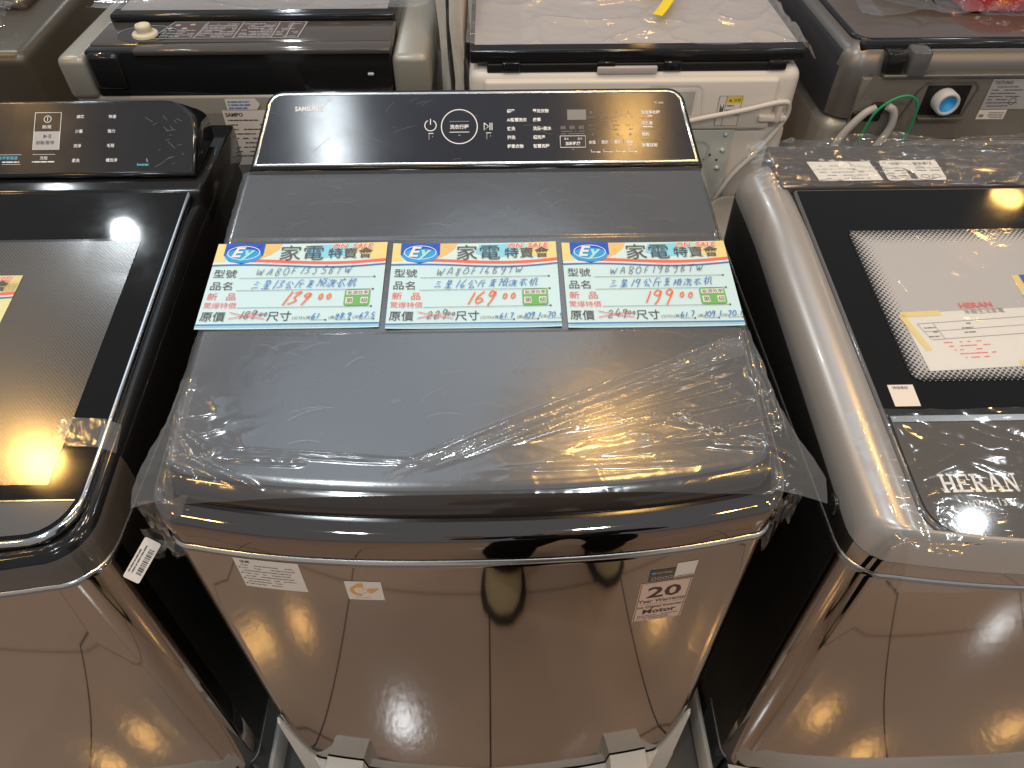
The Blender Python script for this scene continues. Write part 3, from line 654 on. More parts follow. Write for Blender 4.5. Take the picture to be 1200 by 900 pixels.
# ------------------------------------------------------------------ sale cards
GL = {
 '0': [[(.45, 1), (.12, .7), (.1, .25), (.35, 0), (.62, .3), (.6, .75), (.4, 1)]], '1': [[(.42, 1), (.25, 0)]],
 '2': [[(.1, .75), (.35, 1), (.55, .75), (.1, .02), (.65, .05)]], '3': [[(.12, .9), (.55, .98), (.3, .58), (.55, .3), (.1, .0)]],
 '4': [[(.4, 1), (.08, .35), (.65, .38)], [(.5, .65), (.42, -.05)]], '5': [[(.6, 1), (.25, .95), (.18, .55), (.55, .42), (.45, .05), (.1, .02)]],
 '6': [[(.5, 1), (.15, .45), (.25, .02), (.55, .15), (.45, .42), (.17, .3)]], '7': [[(.08, .95), (.6, .98), (.28, 0)]],
 '8': [[(.55, .9), (.25, .95), (.2, .65), (.52, .3), (.35, 0), (.12, .22), (.55, .75), (.55, .9)]], '9': [[(.58, .85), (.3, 1), (.12, .7), (.4, .55), (.58, .9), (.45, .3), (.32, -.15)]],
 '.': [[(.15, .06), (.25, .0)]], 'W': [[(.02, .85), (.15, .05), (.4, .6), (.55, .05), (.8, .95)]], 'A': [[(.05, 0), (.4, 1), (.6, 0)], [(.15, .35), (.55, .38)]],
 'F': [[(.6, 1), (.2, .95), (.12, 0)], [(.14, .52), (.5, .56)]], 'S': [[(.55, .9), (.25, .9), (.25, .6), (.5, .4), (.35, .02), (.1, .1)]],
 'B': [[(.15, 0), (.2, 1), (.5, .85), (.22, .55), (.55, .3), (.15, 0)]], 'T': [[(.02, .92), (.7, 1)], [(.36, .95), (.28, 0)]],
 '三': [[(.2, .8), (.65, .85)], [(.2, .5), (.6, .53)], [(.1, .12), (.8, .2)]],
 '星': [[(.3, 1), (.3, .62), (.7, .66), (.65, 1), (.3, 1)], [(.3, .82), (.66, .84)], [(.2, .42), (.8, .46)], [(.5, .56), (.48, .0)], [(.25, .22), (.7, .25)], [(.1, 0), (.9, .04)]],
 '公': [[(.4, .95), (.1, .5)], [(.6, .95), (.9, .55)], [(.5, .55), (.25, .05), (.7, .12)], [(.6, .28), (.8, 0)]],
 '斤': [[(.7, 1), (.3, .85), (.1, .0)], [(.3, .55), (.85, .58)], [(.6, .56), (.58, -.05)]],
 '變': [[(.2, .95), (.75, .98)], [(.5, 1.05), (.48, .5)], [(.2, .75), (.8, .78)], [(.25, .55), (.7, .58)], [(.3, .42), (.7, .45), (.2, .0)], [(.3, .3), (.8, .0)]],
 '頻': [[(.1, .8), (.4, .84)], [(.25, 1), (.25, .5)], [(.1, .5), (.45, .52)], [(.25, .45), (.1, .1)], [(.5, .95), (.95, .98)], [(.55, .8), (.55, .25), (.85, .28), (.88, .8), (.55, .8)], [(.55, .5), (.85, .53)], [(.6, .2), (.5, 0)], [(.8, .2), (.95, 0)]],
 '洗': [[(.1, .9), (.2, .8)], [(.05, .6), (.15, .52)], [(.05, .1), (.22, .4)], [(.45, 1), (.38, .7)], [(.4, .78), (.9, .82)], [(.35, .5), (.95, .54)], [(.6, 1), (.6, .5), (.35, .02)], [(.72, .5), (.7, .1), (.95, .12)]],
 '衣': [[(.5, 1), (.55, .88)], [(.15, .78), (.85, .82)], [(.5, .8), (.1, .3)], [(.35, .5), (.35, .05), (.55, .18)], [(.55, .55), (.9, .05)]],
 '机': [[(.05, .7), (.45, .74)], [(.25, 1), (.25, 0)], [(.25, .65), (.08, .3)], [(.55, .85), (.52, .3), (.4, .02)], [(.55, .85), (.8, .86), (.78, .1), (.95, .12)]],
}
def hand(mb, mp, s, u, v, hgt, w, m, h, adv=.78, shear=.18, rise=0.0, jit=.05):
    for ch in s:
        if ch == ' ': u += hgt*.5; continue
        wd = adv*hgt*(1.0 if ch in '三星公斤變頻洗衣机' else (.95 if ch == 'W' else .75 if ch not in '1.' else .5))
        k = hgt*random.uniform(.9, 1.08); dv = random.uniform(-.06, .06)*hgt
        for st in GL[ch]:
            p = [Vector((x+random.uniform(-jit, jit)*.6, y+random.uniform(-jit, jit), 0)) for x, y in st]
            cs = crom(p, 5) if len(p) > 2 else p
            pts = [(u+(c.x+shear*c.y)*k*(.9 if ch in '三星公斤變頻洗衣机' else .85), v+dv+c.y*k) for c in cs]
            mb.stroke(mp, pts, w, m, h)
        u += wd; v += rise*wd
    return u
CM = ['card', 'card_head', 'card_yellow', 'card_orange', 'blue', 'blue2', 'ink', 'ink_red', 'stripe_blue', 'green', 'paper', 'ink_pen', 'ink_blue', 'ink_orange', 'teal', 'ink_grey', 'cyan']
def sale_card(mp, label, model, kg, price, old, dims, w=.209, hgt=.137, mats=CM, curl=0.0, extra=None):
    mb = MB(); W, T = w, hgt
    def cur(u, v, h=0): return mp(u, v, h+.0012+curl*((u/W-.5)**2)*4*abs(v/T-.5)*.004)
    def lift(u, v, h=0):
        e = abs(u/W-.5)*2; return mp(u, v, h+.0012+curl*e**4)
    cm = lift
    mb.sheet(cm, 0, W, 0, T, 0, 0, 16, 6); d = .0002
    mb.sheet(cm, 0, W, T-.036, T, 1, d, 16, 2)
    # warm swooshes of the header
    mb.upoly(cm, [(.052, T-.0005), (.079, T-.0005), (.076, T-.010), (.066, T-.020), (.054, T-.027)], 3, 2*d)
    mb.upoly(cm, [(0, T-.0005), (.012, T-.0005), (.011, T-.020), (.014, T-.030), (0, T-.031)], 2, 2*d)
    mb.upoly(cm, [(W, T), (W, T-.03), (W-.012, T-.03), (W-.030, T-.022), (W-.040, T-.010), (W-.036, T)], 2, 2*d)
    mb.upoly(cm, [(W-.095, T-.003), (W-.060, T-.002), (W-.044, T-.010), (W-.050, T-.022), (W-.080, T-.026), (W-.1, T-.018)], 16, 2*d)
    mb.upoly(cm, [(W-.062, T), (W-.040, T), (W-.034, T-.006), (W-.046, T-.012), (W-.058, T-.008)], 14, 2.5*d)
    # red stripe, blue wave
    n = 20
    def wave(u): return .0025*math.sin(u/W*math.pi*2+.4)
    for k in range(n):
        a, b = .03+(W-.03)*k/n, .03+(W-.03)*(k+1)/n
        mb.upoly(cm, [(a, T-.034+wave(a)), (b, T-.034+wave(b)), (b, T-.029+wave(b)), (a, T-.029+wave(a))], 7, 3*d)
    for k in range(n):
        a, b = W*k/n, W*(k+1)/n
        mb.upoly(cm, [(a, T-.037+wave(a)), (b, T-.037+wave(b)), (b, T-.0342+wave(b)), (a, T-.0342+wave(a))], 10, 3.2*d)
        mb.upoly(cm, [(a, T-.0395+wave(a)), (b, T-.0395+wave(b)), (b, T-.0372+wave(b)), (a, T-.0372+wave(a))], 8, 3*d)
    # shield
    sh = [(.010, T), (.058, T), (.058, T-.020), (.050, T-.030), (.034, T-.035), (.018, T-.030), (.010, T-.020)]
    mb.upoly(cm, sh, 4, 4*d); mb.ellipse(cm, .034, T-.021, .022, .012, 5, 5*d); mb.upoly(cm, [(.014, T-.001), (.054, T-.001), (.052, T-.006), (.034, T-.009), (.016, T-.006)], 4, 6*d)
    mb.ring(cm, .034, T-.0165, .0195, .0115, .0011, 10, 7*d, 32)
    mb.text(cm, 'E', .019, T-.0235, .0235, 10, 8*d, bold=.03, shear=.3); mb.text(cm, 'y', .033, T-.0235, .0235, 14, 8*d, bold=.03, shear=.3)
    mb.text(cm, '家電', .077, T-.0275, .0275, 6, 8*d, bold=.0, sx=1.02)
    mb.text(cm, '特賣會', .137, T-.0255, .0185, 6, 8*d, bold=.006)
    mb.text(cm, 'ON  SALE', .141, T-.0098, .0105, 10, 7*d, bold=.09, sx=1.1, shear=.2); mb.text(cm, 'ON  SALE', .141, T-.0098, .0105, 7, 8*d, bold=.02, sx=1.1, shear=.2)
    # rows
    rows = [(.0580, '型號'), (.0780, '品名')]
    for y, t in rows:
        mb.text(cm, t, .004, T-y+.0015, .0145, 6, 5*d, sx=.98); mb.stroke(cm, [(.036, T-y-.0005), (W-.012, T-y-.0005)], .0006, 15, 5*d); mb.ellipse(cm, W-.0115, T-y-.0005, .0012, .0014, 6, 5*d, 10)
    mb.text(cm, '新', .004, T-.0925, .0125, 7, 5*d, bold=.0); mb.text(cm, '品', .026, T-.0925, .0125, 7, 5*d, bold=.0); mb.text(cm, '驚爆特價', .003, T-.1055, .0100, 7, 5*d, bold=-.005, sx=.95)
    mb.stroke(cm, [(.042, T-.1055), (W-.012, T-.1055)], .0006, 15, 5*d); mb.ellipse(cm, W-.0115, T-.1055, .0012, .0014, 6, 5*d, 10)
    mb.text(cm, '原價', .003, T-.1245, .0155, 6, 5*d, bold=.006, sx=.92); mb.text(cm, '尺寸', .079, T-.1245, .0155, 6, 5*d, bold=.006, sx=.92)
    mb.text(cm, '(公分)', .108, T-.1235, .0055, 15, 5*d); 
    for k, t in enumerate(['(寬)', '(高)', '(深)']):
        u = .1225+.0275*k; mb.text(cm, t, u, T-.1235, .0055, 15, 5*d); mb.stroke(cm, [(u+.008, T-.1250), (u+.024, T-.1250)], .0005, 15, 5*d); mb.ellipse(cm, u+.0245, T-.1250, .0011, .0013, 6, 5*d, 10)
    # badge
    gx, gy = W-.044, T-.104
    mb.upoly(cm, [(gx+x, gy+y) for x, y in rrect(0, .030, 0, .0255, .003, 3)], 9, 5*d)
    mb.sheet(cm, gx+.002, gx+.028, gy+.0165, gy+.0235, 10, 6*d, 2, 1); mb.text(cm, '能源效率', gx+.003, gy+.0175, .0062, 6, 7*d)
    mb.sheet(cm, gx+.002, gx+.0105, gy+.003, gy+.0125, 10, 6*d, 2, 1); mb.text(cm, '第', gx+.0025, gy+.0045, .0082, 6, 7*d); mb.sheet(cm, gx+.0195, gx+.028, gy+.003, gy+.0125, 10, 6*d, 2, 1); mb.text(cm, '級', gx+.020, gy+.0045, .0082, 6, 7*d)
    mb.stroke(cm, [(0, .0058), (W, .0058)], .0018, 8, 4*d); mb.stroke(cm, [(0, .0030), (W, .0030)], .0010, 16, 4*d)
    # handwriting
    hand(mb, cm, model, .055, T-.0545, .0118, .0008, 11, 8*d, 1.08, .26, .02, .085)
    hand(mb, cm, '三星'+kg+'公斤變頻洗衣机', .052, T-.0760, .0122, .0009, 12, 8*d, 1.0, .28, .02, .085)
    hand(mb, cm, price[:-2], .090, T-.1020, .0190, .0016, 13, 9*d, .95, .34, .07, .08); hand(mb, cm, price[-2:], .090+.0190*.72*3+.003, T-.0935, .0085, .0015, 13, 9*d, 1.5, .2, .0)
    hand(mb, cm, old[:-2], .046, T-.1225, .0115, .0010, 11, 8*d, .95, .2, .04); hand(mb, cm, old[-2:], .0700, T-.1185, .0055, .0009, 11, 8*d, 1.3, .2, 0)
    mb.stroke(cm, [(.036, T-.1130), (.055, T-.1185), (.077, T-.1230)], .0010, 7, 9*d); mb.stroke(cm, [(.036, T-.1225), (.056, T-.1175), (.078, T-.1150)], .0010, 7, 9*d)
    for k, t in enumerate(dims): hand(mb, cm, t, .1300+.0275*k, T-.1235, .0078, .0010, 12, 8*d, .85, .2, .03)
    return tag(recenter(mb.build('price_card', mats)), label, 'price card', 'price cards lying on the lids')
LT = tilted_map((0, .2045, lidz(.2045)), LS)
sale_card(sub_map(LT, -.3150, .004, .0), 'pale blue sale card with orange handwritten price 13900 on the graphite lid', 'WA80F13S5BTW', '13', '13900', '18900', ['61', '98.9', '67.5'], curl=.0010)
sale_card(sub_map(LT, -.0985, .001, .0), 'pale blue sale card with orange handwritten price 16900 on the graphite lid', 'WA80F16B9TW', '16', '16900', '22900', ['61.7', '109.1', '70.1'], w=.2015, curl=.0016)
sale_card(sub_map(LT, .1100, -.001, .0), 'pale blue sale card with orange handwritten price 19900 on the graphite lid', 'WA80F19B9BTW', '19', '19900', '24900', ['61.7', '109.1', '70.1'], w=.2025, curl=.0012)
CMY = ['card_cream' if q == 'card' else q for q in CM]
sale_card(sub_map(tilted_map((0, .262, lz(.262)), LL), -.781, -.054, .0), 'cream yellow sale card on the dark lid window at the left edge', 'WA80F13S5BTW', '13', '13900', '18900', ['61', '98.9', '67.5'], w=.2045, mats=CMY)
sale_card(sub_map(tilted_map((0, .24, rz(.24)), RL), .6915, -.052, .0), 'cream yellow sale card on the dotted lid window at the right edge', 'WA80F13S5BTW', '13', '13900', '18900', ['61', '98.9', '67.5'], w=.2, mats=CMY)

# ------------------------------------------------------------------ clear film over the centre lid
def segd(px, py, a, b):
    dx, dy = b[0]-a[0], b[1]-a[1]; t = max(0, min(1, ((px-a[0])*dx+(py-a[1])*dy)/(dx*dx+dy*dy)))
    return math.hypot(px-a[0]-t*dx, py-a[1]-t*dy), t
RIDGES = [((-.10, .018), (.318, .194), .0028, .0060), ((-.09, .013), (.318, .178), .0026, .0045), ((-.06, .018), (.316, .165), .0022, .0035), ((.02, .048), (.318, .150), .003, .003), ((.12, .10), (.318, .185), .0022, .004), ((.0, .040), (.318, .132), .0022, .0035), ((.08, .05), (.33, .110), .0025, .004), ((.15, .045), (.34, .085), .0025, .004),
          ((.05, .060), (.27, .092), .003, .003), ((.10, .036), (.33, .060), .0035, .004), ((.0, .022), (.25, .030), .003, .003), ((.14, .085), (.18, .070), .003, .004), ((.19, .08), (.27, .062), .003, .005), ((.21, .088), (.25, .060), .003, .005),
          ((.17, .055), (.21, .048), .003, .004), ((.16, .062), (.195, .058), .003, .004), 
          ((-.30, .075), (-.26, .045), .004, .007), ((-.315, .09), (-.28, .040), .003, .006), ((-.27, .052), (-.02, .030), .003, .0025), ((-.26, .040), (-.16, .034), .003, .004), ((-.31, .12), (-.305, .05), .003, .006), ((-.33, .05), (-.27, .02), .003, .006), ((-.33, .06), (-.20, .005), .003, .005),
          ((.315, .19), (.325, .05), .005, .009), ((.30, .15), (.318, .10), .004, .006), ((.27, .06), (.335, .03), .004, .006), ((.22, .050), (.325, .040), .003, .005)]
def lerp_tab(tab, v):
    for (a, x), (b, y) in zip(tab, tab[1:]):
        if v <= b: return x+(y-x)*max(0, (v-a))/(b-a)
    return tab[-1][1]
LEFT_E = [(-.045, -.335), (.0, -.340), (.04, -.333), (.09, -.317), (.15, -.3125), (.30, -.3115), (.49, -.3115)]
RIGHT_E = [(-.045, .330), (-.012, .354), (.0, .366), (.025, .366), (.07, .341), (.12, .324), (.19, .318), (.30, .3125), (.49, .3125)]
def lid_film(a, b):
    v = -.001+(.481)*b
    xl, xr = lerp_tab(LEFT_E, v), lerp_tab(RIGHT_E, v)
    x = xl+(xr-xl)*a
    # below the front lip the film follows the bowed edge
    mid = 1-min(1, abs(x)/.31)**2.5
    y = v
    if v < .03: y = v+(.004-.004*mid)*(.03-v)/.046+.006*(1-mid)*(.03-v)/.046
    z = lidz(y)+.0022
    over = max(0, abs(x)-.303); z -= over*.30+(over*8)**2*.03
    lipy = LY+FC*min(abs(x), .3)**2.5+LF
    if y < lipy:
        t = min(1.2, (lipy-y)/(LF+.004)); z -= (LT_*(1-math.sqrt(max(0, 1-t*t))) if t < .9 else LT_*.564+(t-.9)*.025) if abs(x) < .305 else .010*t*t
    h = 0
    for p, q, w, ht in RIDGES:
        d, t = segd(x, y, p, q); h = max(h, (1.9 if q[0]-p[0] > .2 else 1.35)*ht*math.exp(-(d/w)**2)*sstep(0, .35, t)*sstep(1.0, .80, t)*(.6+.4*noise.noise(Vector((t*6, w*900, 1)))+.3))
    line = .045+(x+.02)*.41
    m1 = sstep(0, .03, line-y)*sstep(.0, .1, x+.05); m2 = sstep(.10, .03, math.hypot((x+.315)*.8, y-.05)); m3 = sstep(.285, .325, x)*sstep(.23, .12, y)
    mk = max(.012, m1*.10, m2*.35, m3*.16)*(1 if y < .2 else sstep(.46, .2, y)*.3+.1)
    nz = noise.noise(Vector((x*22, y*40, 1.3))); n2 = noise.noise(Vector((x*60, y*85, 4.1)))
    rd = (1-abs(nz)*2.2); rd = max(0, rd)**3
    h += mk*(.0065*rd+.0022*abs(n2)+.0008*abs(noise.noise(Vector((x*120, y*150, 9)))))
    under_card = (.2 < y < .352)
    if under_card: h = min(h, .0002)*.5; z -= .0015
    if over > 0: h *= .8; x += .0012*n2*min(1, over/.01)
    return (x, y-.15*h, z+h)
mb = MB(); mb.quadgrid(lid_film, 320, 260, 0)
# crinkled edges get the milkier film
for k, f in enumerate(mb.f):
    p = mb.v[f[0][0]]
    l1 = .018+(p[0]+.10)*.421; l2 = .018+(p[0]+.06)*.391
    if -.08 < p[0] and l2+.004*noise.noise(Vector((p[0]*30, 0, 0))) < p[1] < l1-.0015: mb.f[k] = (f[0], 1, f[2])
    if (p[0] > .302 and p[1] < .2) or (p[0] < -.296 and p[1] < .14) or False: mb.f[k] = (f[0], 1, f[2])
fm = plane_map((0, LP[1], LP[2]+.004), LS)
for _ in range(70):
    u = random.uniform(-.29, .29); v = random.choice([random.uniform(.03, .195), random.uniform(.36, .47)]); a = random.uniform(-.6, .9); l = random.uniform(.004, .05)
    p_ = [(u+l*t*math.cos(a), v+l*t*math.sin(a)*.6+.004*math.sin(t*3)) for t in (0, .33, .66, 1)]
    if all(abs(q_[0]) < .30 and .02 < q_[1] < .475 and not (.2 < q_[1] < .352) for q_ in p_): mb.stroke(fm, p_, random.uniform(.0003, .0008), 1, .0)
tag(recenter(mb.build('plastic_sheet', ['film_lid', 'film_milky'])), 'crinkled clear plastic sheet over the graphite lid under the three blue cards', 'plastic film')
# torn flap of film hanging at the left front corner
def flap(x0, z0, wdt, ln, seed, dirx=1):
    def f(a, b):
        k = noise.noise(Vector((a*4+seed, b*3, seed))); x = x0+dirx*wdt*(a-.5)*(1-.35*b)+.004*k
        return (x, .002+.004*math.sin(a*6+seed)+.003*k-.006*b, z0-ln*b*(.8+.35*noise.noise(Vector((a*5, seed, 2))))-.004*abs(k))
    return f
mb = MB(); mb.quadgrid(flap(-.306, 1.022, .055, .05, 1.7), 30, 20, 0); mb.quadgrid(flap(-.325, .975, .03, .055, 4.2), 20, 20, 0); mb.quadgrid(flap(-.318, .945, .05, .016, 6.2), 20, 10, 0)
tag(recenter(mb.build('film_scrap', 'film_crinkle')), 'torn scrap of clear film hanging at the left front corner of the brown washer', 'plastic film')
mb = MB(); mb.quadgrid(flap(.318, 1.012, .030, .05, 3.3), 20, 20, 0); mb.quadgrid(flap(.313, .97, .02, .05, 8.2), 16, 20, 0)
tag(recenter(mb.build('film_scrap', 'film_crinkle')), 'torn scrap of clear film hanging at the right front corner of the brown washer', 'plastic film')
# barcode tag hanging in the gap
mb = MB(); T0 = Vector((-.336, .004, .945)); e1 = Vector((-.52, -.55, -.64)).normalized(); e2 = Vector((.93, -.10, -.30)); e2 = (e2-e1*e2.dot(e1)).normalized(); nn = e1.cross(e2)
if nn.z < 0: nn = -nn
tm = lambda u, v, h=0: T0+e1*u+e2*v+nn*h
mb.upoly(tm, rrect(0, .050, -.009, .009, .002, 3), 0, 0); mb.upoly(tm, rrect(0, .050, -.009, .009, .002, 3)[::-1], 0, -.0004)
u = .010
while u < .040: w = random.choice([.0007, .0012, .0018]); mb.upoly(tm, [(u, .001), (u+w, .001), (u+w, .0068), (u, .0068)], 1, .0003); u += w+random.choice([.0006, .0011])
for k in range(2): mb.fine(tm, .008, .042, -.0035-.0035*k, .0022, 1, .0003, .9)
tag(recenter(mb.build('barcode_tag', ['white_sticker', 'ink'])), 'small white barcode tag hanging in the gap beside the brown washer', 'tag')

# ------------------------------------------------------------------ films on the right machine
def rough_film(fn, amp, s1, seed):
    def f(a, b):
        p = Vector(fn(a, b)); n1 = noise.noise(Vector((a*s1[0]+seed, b*s1[1], seed))); n2 = noise.noise(Vector((a*s1[0]*2.7, b*s1[1]*2.7+seed, 3)))
        r = max(0, 1-abs(n1)*2.4)**3
        return (p.x+.15*amp*n2, p.y+.3*amp*n1, p.z+amp*(r+.35*abs(n2)))
    return f
def rear_fn(a, b):
    x = RCX-.300+.60*a; y = .502+.112*b; z = 1.0550+.10*(y-.51)
    if x < RCX-.272: z -= (RCX-.272-x)*.35
    if b > .85: z += .010*(b-.85)/.15*abs(noise.noise(Vector((a*9, 0, 2))))*2
    return (x, y, z+.0012)
mb = MB(); mb.quadgrid(rough_film(rear_fn, .0070, (9, 7), 2.0), 220, 50, 0)
tag(recenter(mb.build('plastic_wrap', 'film_crinkle')), 'crinkled clear wrap over the brown rear strip and notices of the HERAN washer', 'plastic film')
def hand_fn(a, b):
    x = .412+.56*a; y = -.078+.190*b
    z = rz(max(y, -.045))+.0040
    if y < -.045: z -= (-.045-y)*1.1
    e = max(0, .45-x)
    z += .003*sstep(.47, .45, x)-.7*max(0, .425-x)
    return (x, y, z)
mb = MB(); mb.quadgrid(rough_film(hand_fn, .0046, (6, 4), 5.0), 200, 90, 0)
tag(recenter(mb.build('plastic_wrap', 'film_handle')), 'crinkled clear wrap over the HERAN lettering on the handle of the right washer', 'plastic film')
mb = MB(); mb.quadgrid(rough_film(lambda a, b: RM(.507+.41*a, .158+.252*b, .0032), .0011, (4, 3), 8.0), 120, 70, 0)
tag(recenter(mb.build('plastic_sheet', 'film')), 'clear film lying over the dotted lid window and sheet of the HERAN washer', 'plastic film')

# ------------------------------------------------------------------ back row: grey and black machine seen from behind
sx0, sx1, sy = -.697, -.080, .82
sm_ = thing('washing_machine', 'champagne grey washer seen from behind with a black rear panel and white water inlet', 'washing machine', (-.39, 1.1, .12), 'washing machines in the back row')
mb = MB(); mb.box(sx0+.006, sx1-.006, sy+.006, sy+.58, .13, 1.052, 0, .008)
mb.sheet(lambda u, v, h=0: (u, sy+.0055-h, v), sx0+.04, sx1-.03, .62, 1.02, 0, .002, 2, 2)
mb.build('cabinet', 'champagne', sm_)
mb = MB()
mb.box(sx0, sx0+.048, sy, sy+.58, 1.045, 1.118, 0, .012, 3, xf=lambda v: (v.x+.002*(1.118-v.z)/.07, v.y, v.z)); mb.build('side_frame', 'champagne', sm_)
mb = MB(); mb.box(sx1-.062, sx1, sy, sy+.58, 1.045, 1.118, 0, .012, 3); mb.build('side_frame', 'champagne', sm_)
mb = MB(); mb.box(sx0+.049, sx1-.063, sy+.008, sy+.04, 1.047, 1.126, 0, .004); mb.box(sx0+.052, sx0+.105, sy-.002, sy+.02, 1.064, 1.124, 0, .008)
for u, v in [(sx0+.085, 1.085), (sx0+.095, 1.071), (sx1-.10, 1.085)]: mb.box(u-.005, u+.005, sy+.004, sy+.010, v-.002, v+.002, 1, .001)
mb.build('rear_panel', ['black', 'galv'], sm_)
mb = MB(); dz = 1.128
mb.box(sx0+.049, sx1-.063, sy+.03, .952, 1.09, dz, 0, .006, 3); mb.box(sx0+.130, sx1-.064, sy+.004, sy+.04, 1.118, dz, 0, .003)
deck = mb.build('console_deck', 'brown_gloss', sm_)
mb = MB(); D = lambda u, v, h=0: (u, v, dz+h)
mb.ellipse(D, -.562, .893, .050, .036, 0, .0006, 30); mb.ring(D, -.562, .893, .050, .036, .003, 1, .0010, 30, 0, math.pi); mb.build('inlet_recess', ['gloss_dark', 'chrome'], deck)
mb = MB(); mb.lathe((-.562, .885, dz+.001), [(.021, 0), (.021, .004), (.019, .006), (.012, .006), (.012, .009), (.0135, .010), (.012, .012), (.0135, .014), (.012, .016), (.012, .018), (.009, .018), (.009, .006)], 0, 28); mb.build('water_inlet', 'cream_plastic', sm_)
mb = MB(); mb.upoly(D, [(-.530, .945), (-.298, .942), (-.303, .870), (-.548, .872)], 0, .0006)
for a in ([(-.530, .945), (-.298, .942)], [(-.548, .872), (-.303, .870)], [(-.530, .945), (-.548, .872)], [(-.298, .942), (-.303, .870)], [(-.470, .944), (-.478, .872)], [(-.408, .943), (-.412, .872)], [(-.345, .943), (-.348, .872)], [(-.322, .943), (-.324, .872)]): mb.stroke(D, a, .0018, 1, .001)
for k in range(9): mb.fine(D, -.475, -.415, .932-.007*k, .0045, 1, .001, .8); mb.fine(D, -.405, -.350, .932-.007*k, .0045, 1, .001, .8); mb.fine(D, -.343, -.306, .932-.007*k, .0040, 1, .001, .5)
for k in range(5): mb.fine(D, -.538, -.482, .905-.007*k, .0045, 1, .001, .8)
for u, v in [(-.52, .93), (-.505, .915), (-.53, .915), (-.495, .932)]: mb.ellipse(D, u, v, .005, .004, 1, .001, 10)
mb.build('instruction_sticker', ['ink_brown', 'label_grey'], deck)
mb = MB(); mb.box(sx0+.05, sx1-.065, .955, 1.38, 1.12, 1.138, 0, .005); mb.sheet(lambda u, v, h=0: (u, v, 1.1385+h), sx0+.065, sx1-.08, .975, 1.36, 1, 0, 2, 2); mb.build('lid', ['black', 'lidtop_grey'], sm_)
mb = MB(); BW = wall_map(sy+.0035)
mb.upoly(BW, [(-.437, 1.046), (-.385, 1.046), (-.378, 1.036), (-.385, 1.026), (-.437, 1.026)], 0, .0006)
for k in range(3): mb.fine(BW, -.433, -.395, 1.039-.0055*k, .004, 3, .001, .9)
mb.sheet(BW, -.447, -.352, .921, 1.025, 1, .0006, 2, 2); mb.text(BW, 'SAMPO', -.443, 1.014, .0095, 2, .001, bold=.03)
for k in range(9): mb.fine(BW, -.441, -.36-random.uniform(0, .03), 1.006-.0085*k, .0035, 2, .001, .75)
mb.build('rating_label', ['white_sticker', 'white_sticker', 'ink_brown', 'ink_blue'], sm_)
mb = MB(); mb.quadgrid(rough_film(lambda a, b: (sx0+.012+.60*a, .962+.42*b+.006*math.sin(a*7), 1.1425), .007, (3, 9), 1.0), 160, 90, 0)
tag(recenter(mb.build('plastic_cover', 'film_milky')), 'crinkled clear cover over the lid of the champagne grey washer behind', 'plastic film')
mb = MB(); q = sub_map(lambda u, v, h=0: (u, v, 1.157+h), -.515, 1.052)
mb.sheet(q, 0, .205, 0, .10, 0, 0, 8, 3); mb.sheet(q, .0, .205, 0, .012, 1, .0003, 4, 1); mb.sheet(q, .15, .20, 0, .010, 2, .0006, 2, 1); mb.sheet(q, .10, .145, 0, .010, 3, .0006, 2, 1)
for k in range(4): mb.fine(q, .02, .19, .02+.012*k, .004, 4, .0006, .7)
tag(recenter(mb.build('price_card', ['card_lime', 'paper', 'blue', 'card_orange', 'ink_grey'])), 'lime green price card on the film-covered champagne grey washer behind', 'price card', 'price cards lying on the lids')

# ------------------------------------------------------------------ back row: white machine seen from behind
wx0, wx1, wy = -.013, .546, .80
ww = thing('washing_machine', 'white enamel washer seen from behind with a galvanised lower rear plate', 'washing machine', (.27, 1.1, .12), 'washing machines in the back row')
mb = MB(); mb.box(wx0, wx1, wy, wy+.58, .13, 1.003, 0, .02, 4); mb.box(wx0-.001, wx1+.001, wy-.002, wy+.58, 1.005, 1.10, 0, .02, 4); mb.build('cabinet', 'white_body', ww)
mb = MB(); mb.box(wx0+.025, .508, wy-.010, wy+.01, .996, 1.086, 0, .006, 3)
WW = wall_map(wy-.010)
mb.stroke(WW, [(.285, 1.004), (.285, 1.068), (.292, 1.077), (.372, 1.077), (.380, 1.070), (.390, 1.004)], .003, 0, .001)
cov = mb.build('rear_cover', ['white_body'], ww)
mb = MB(); mb.sheet(WW, .300, .372, 1.02, 1.070, 0, .0006, 2, 2); mb.sheet(WW, .304, .368, 1.024, 1.066, 1, .0009, 2, 2); mb.lathe((.335, wy-.012, 1.045), [(.016, 0), (.016, .014), (.012, .016), (.0, .016)], 2, 20, 'Y'); mb.build('water_inlet', ['white_body', 'cord', 'white_plastic'], cov)
mb = MB(); q = WW
mb.sheet(q, .410, .450, 1.004, 1.058, 0, .0006, 2, 2); mb.sheet(q, .424, .4515, 1.046, 1.057, 1, .0010, 2, 2); mb.stroke(q, [(.411, 1.005), (.450, 1.005), (.450, 1.058), (.411, 1.058), (.411, 1.005)], .0008, 2, .0010); mb.stroke(q, [(.4235, 1.005), (.4235, 1.058)], .0007, 2, .0010)
mb.text(q, '▲ 注意', .427, 1.0485, .0065, 2, .0014); mb.upoly(q, [(.414, 1.044), (.418, 1.036), (.421, 1.045), (.421, 1.026), (.415, 1.026)], 2, .0012)
for k in range(3): mb.fine(q, .426, .448, 1.040-.008*k, .003, 2, .0012, .9)
mb.build('caution_label', ['white_body', 'warn', 'ink'], cov)
mb = MB(); mb.box(wx0+.03, .452, wy-.004, wy+.01, .60, .994, 0, .002); G = wall_map(wy-.004)
for z in (.955, .865, .77):
    mb.stroke(G, [(.20, z+.018), (.40, z+.018), (.412, z+.010), (.412, z-.010), (.40, z-.018), (.20, z-.018)], .004, 0, .0022)
for u, v in [(.405, .938), (.416, .946), (.430, .936)]: mb.ellipse(G, u, v, .0022, .0022, 1, .0006, 10)
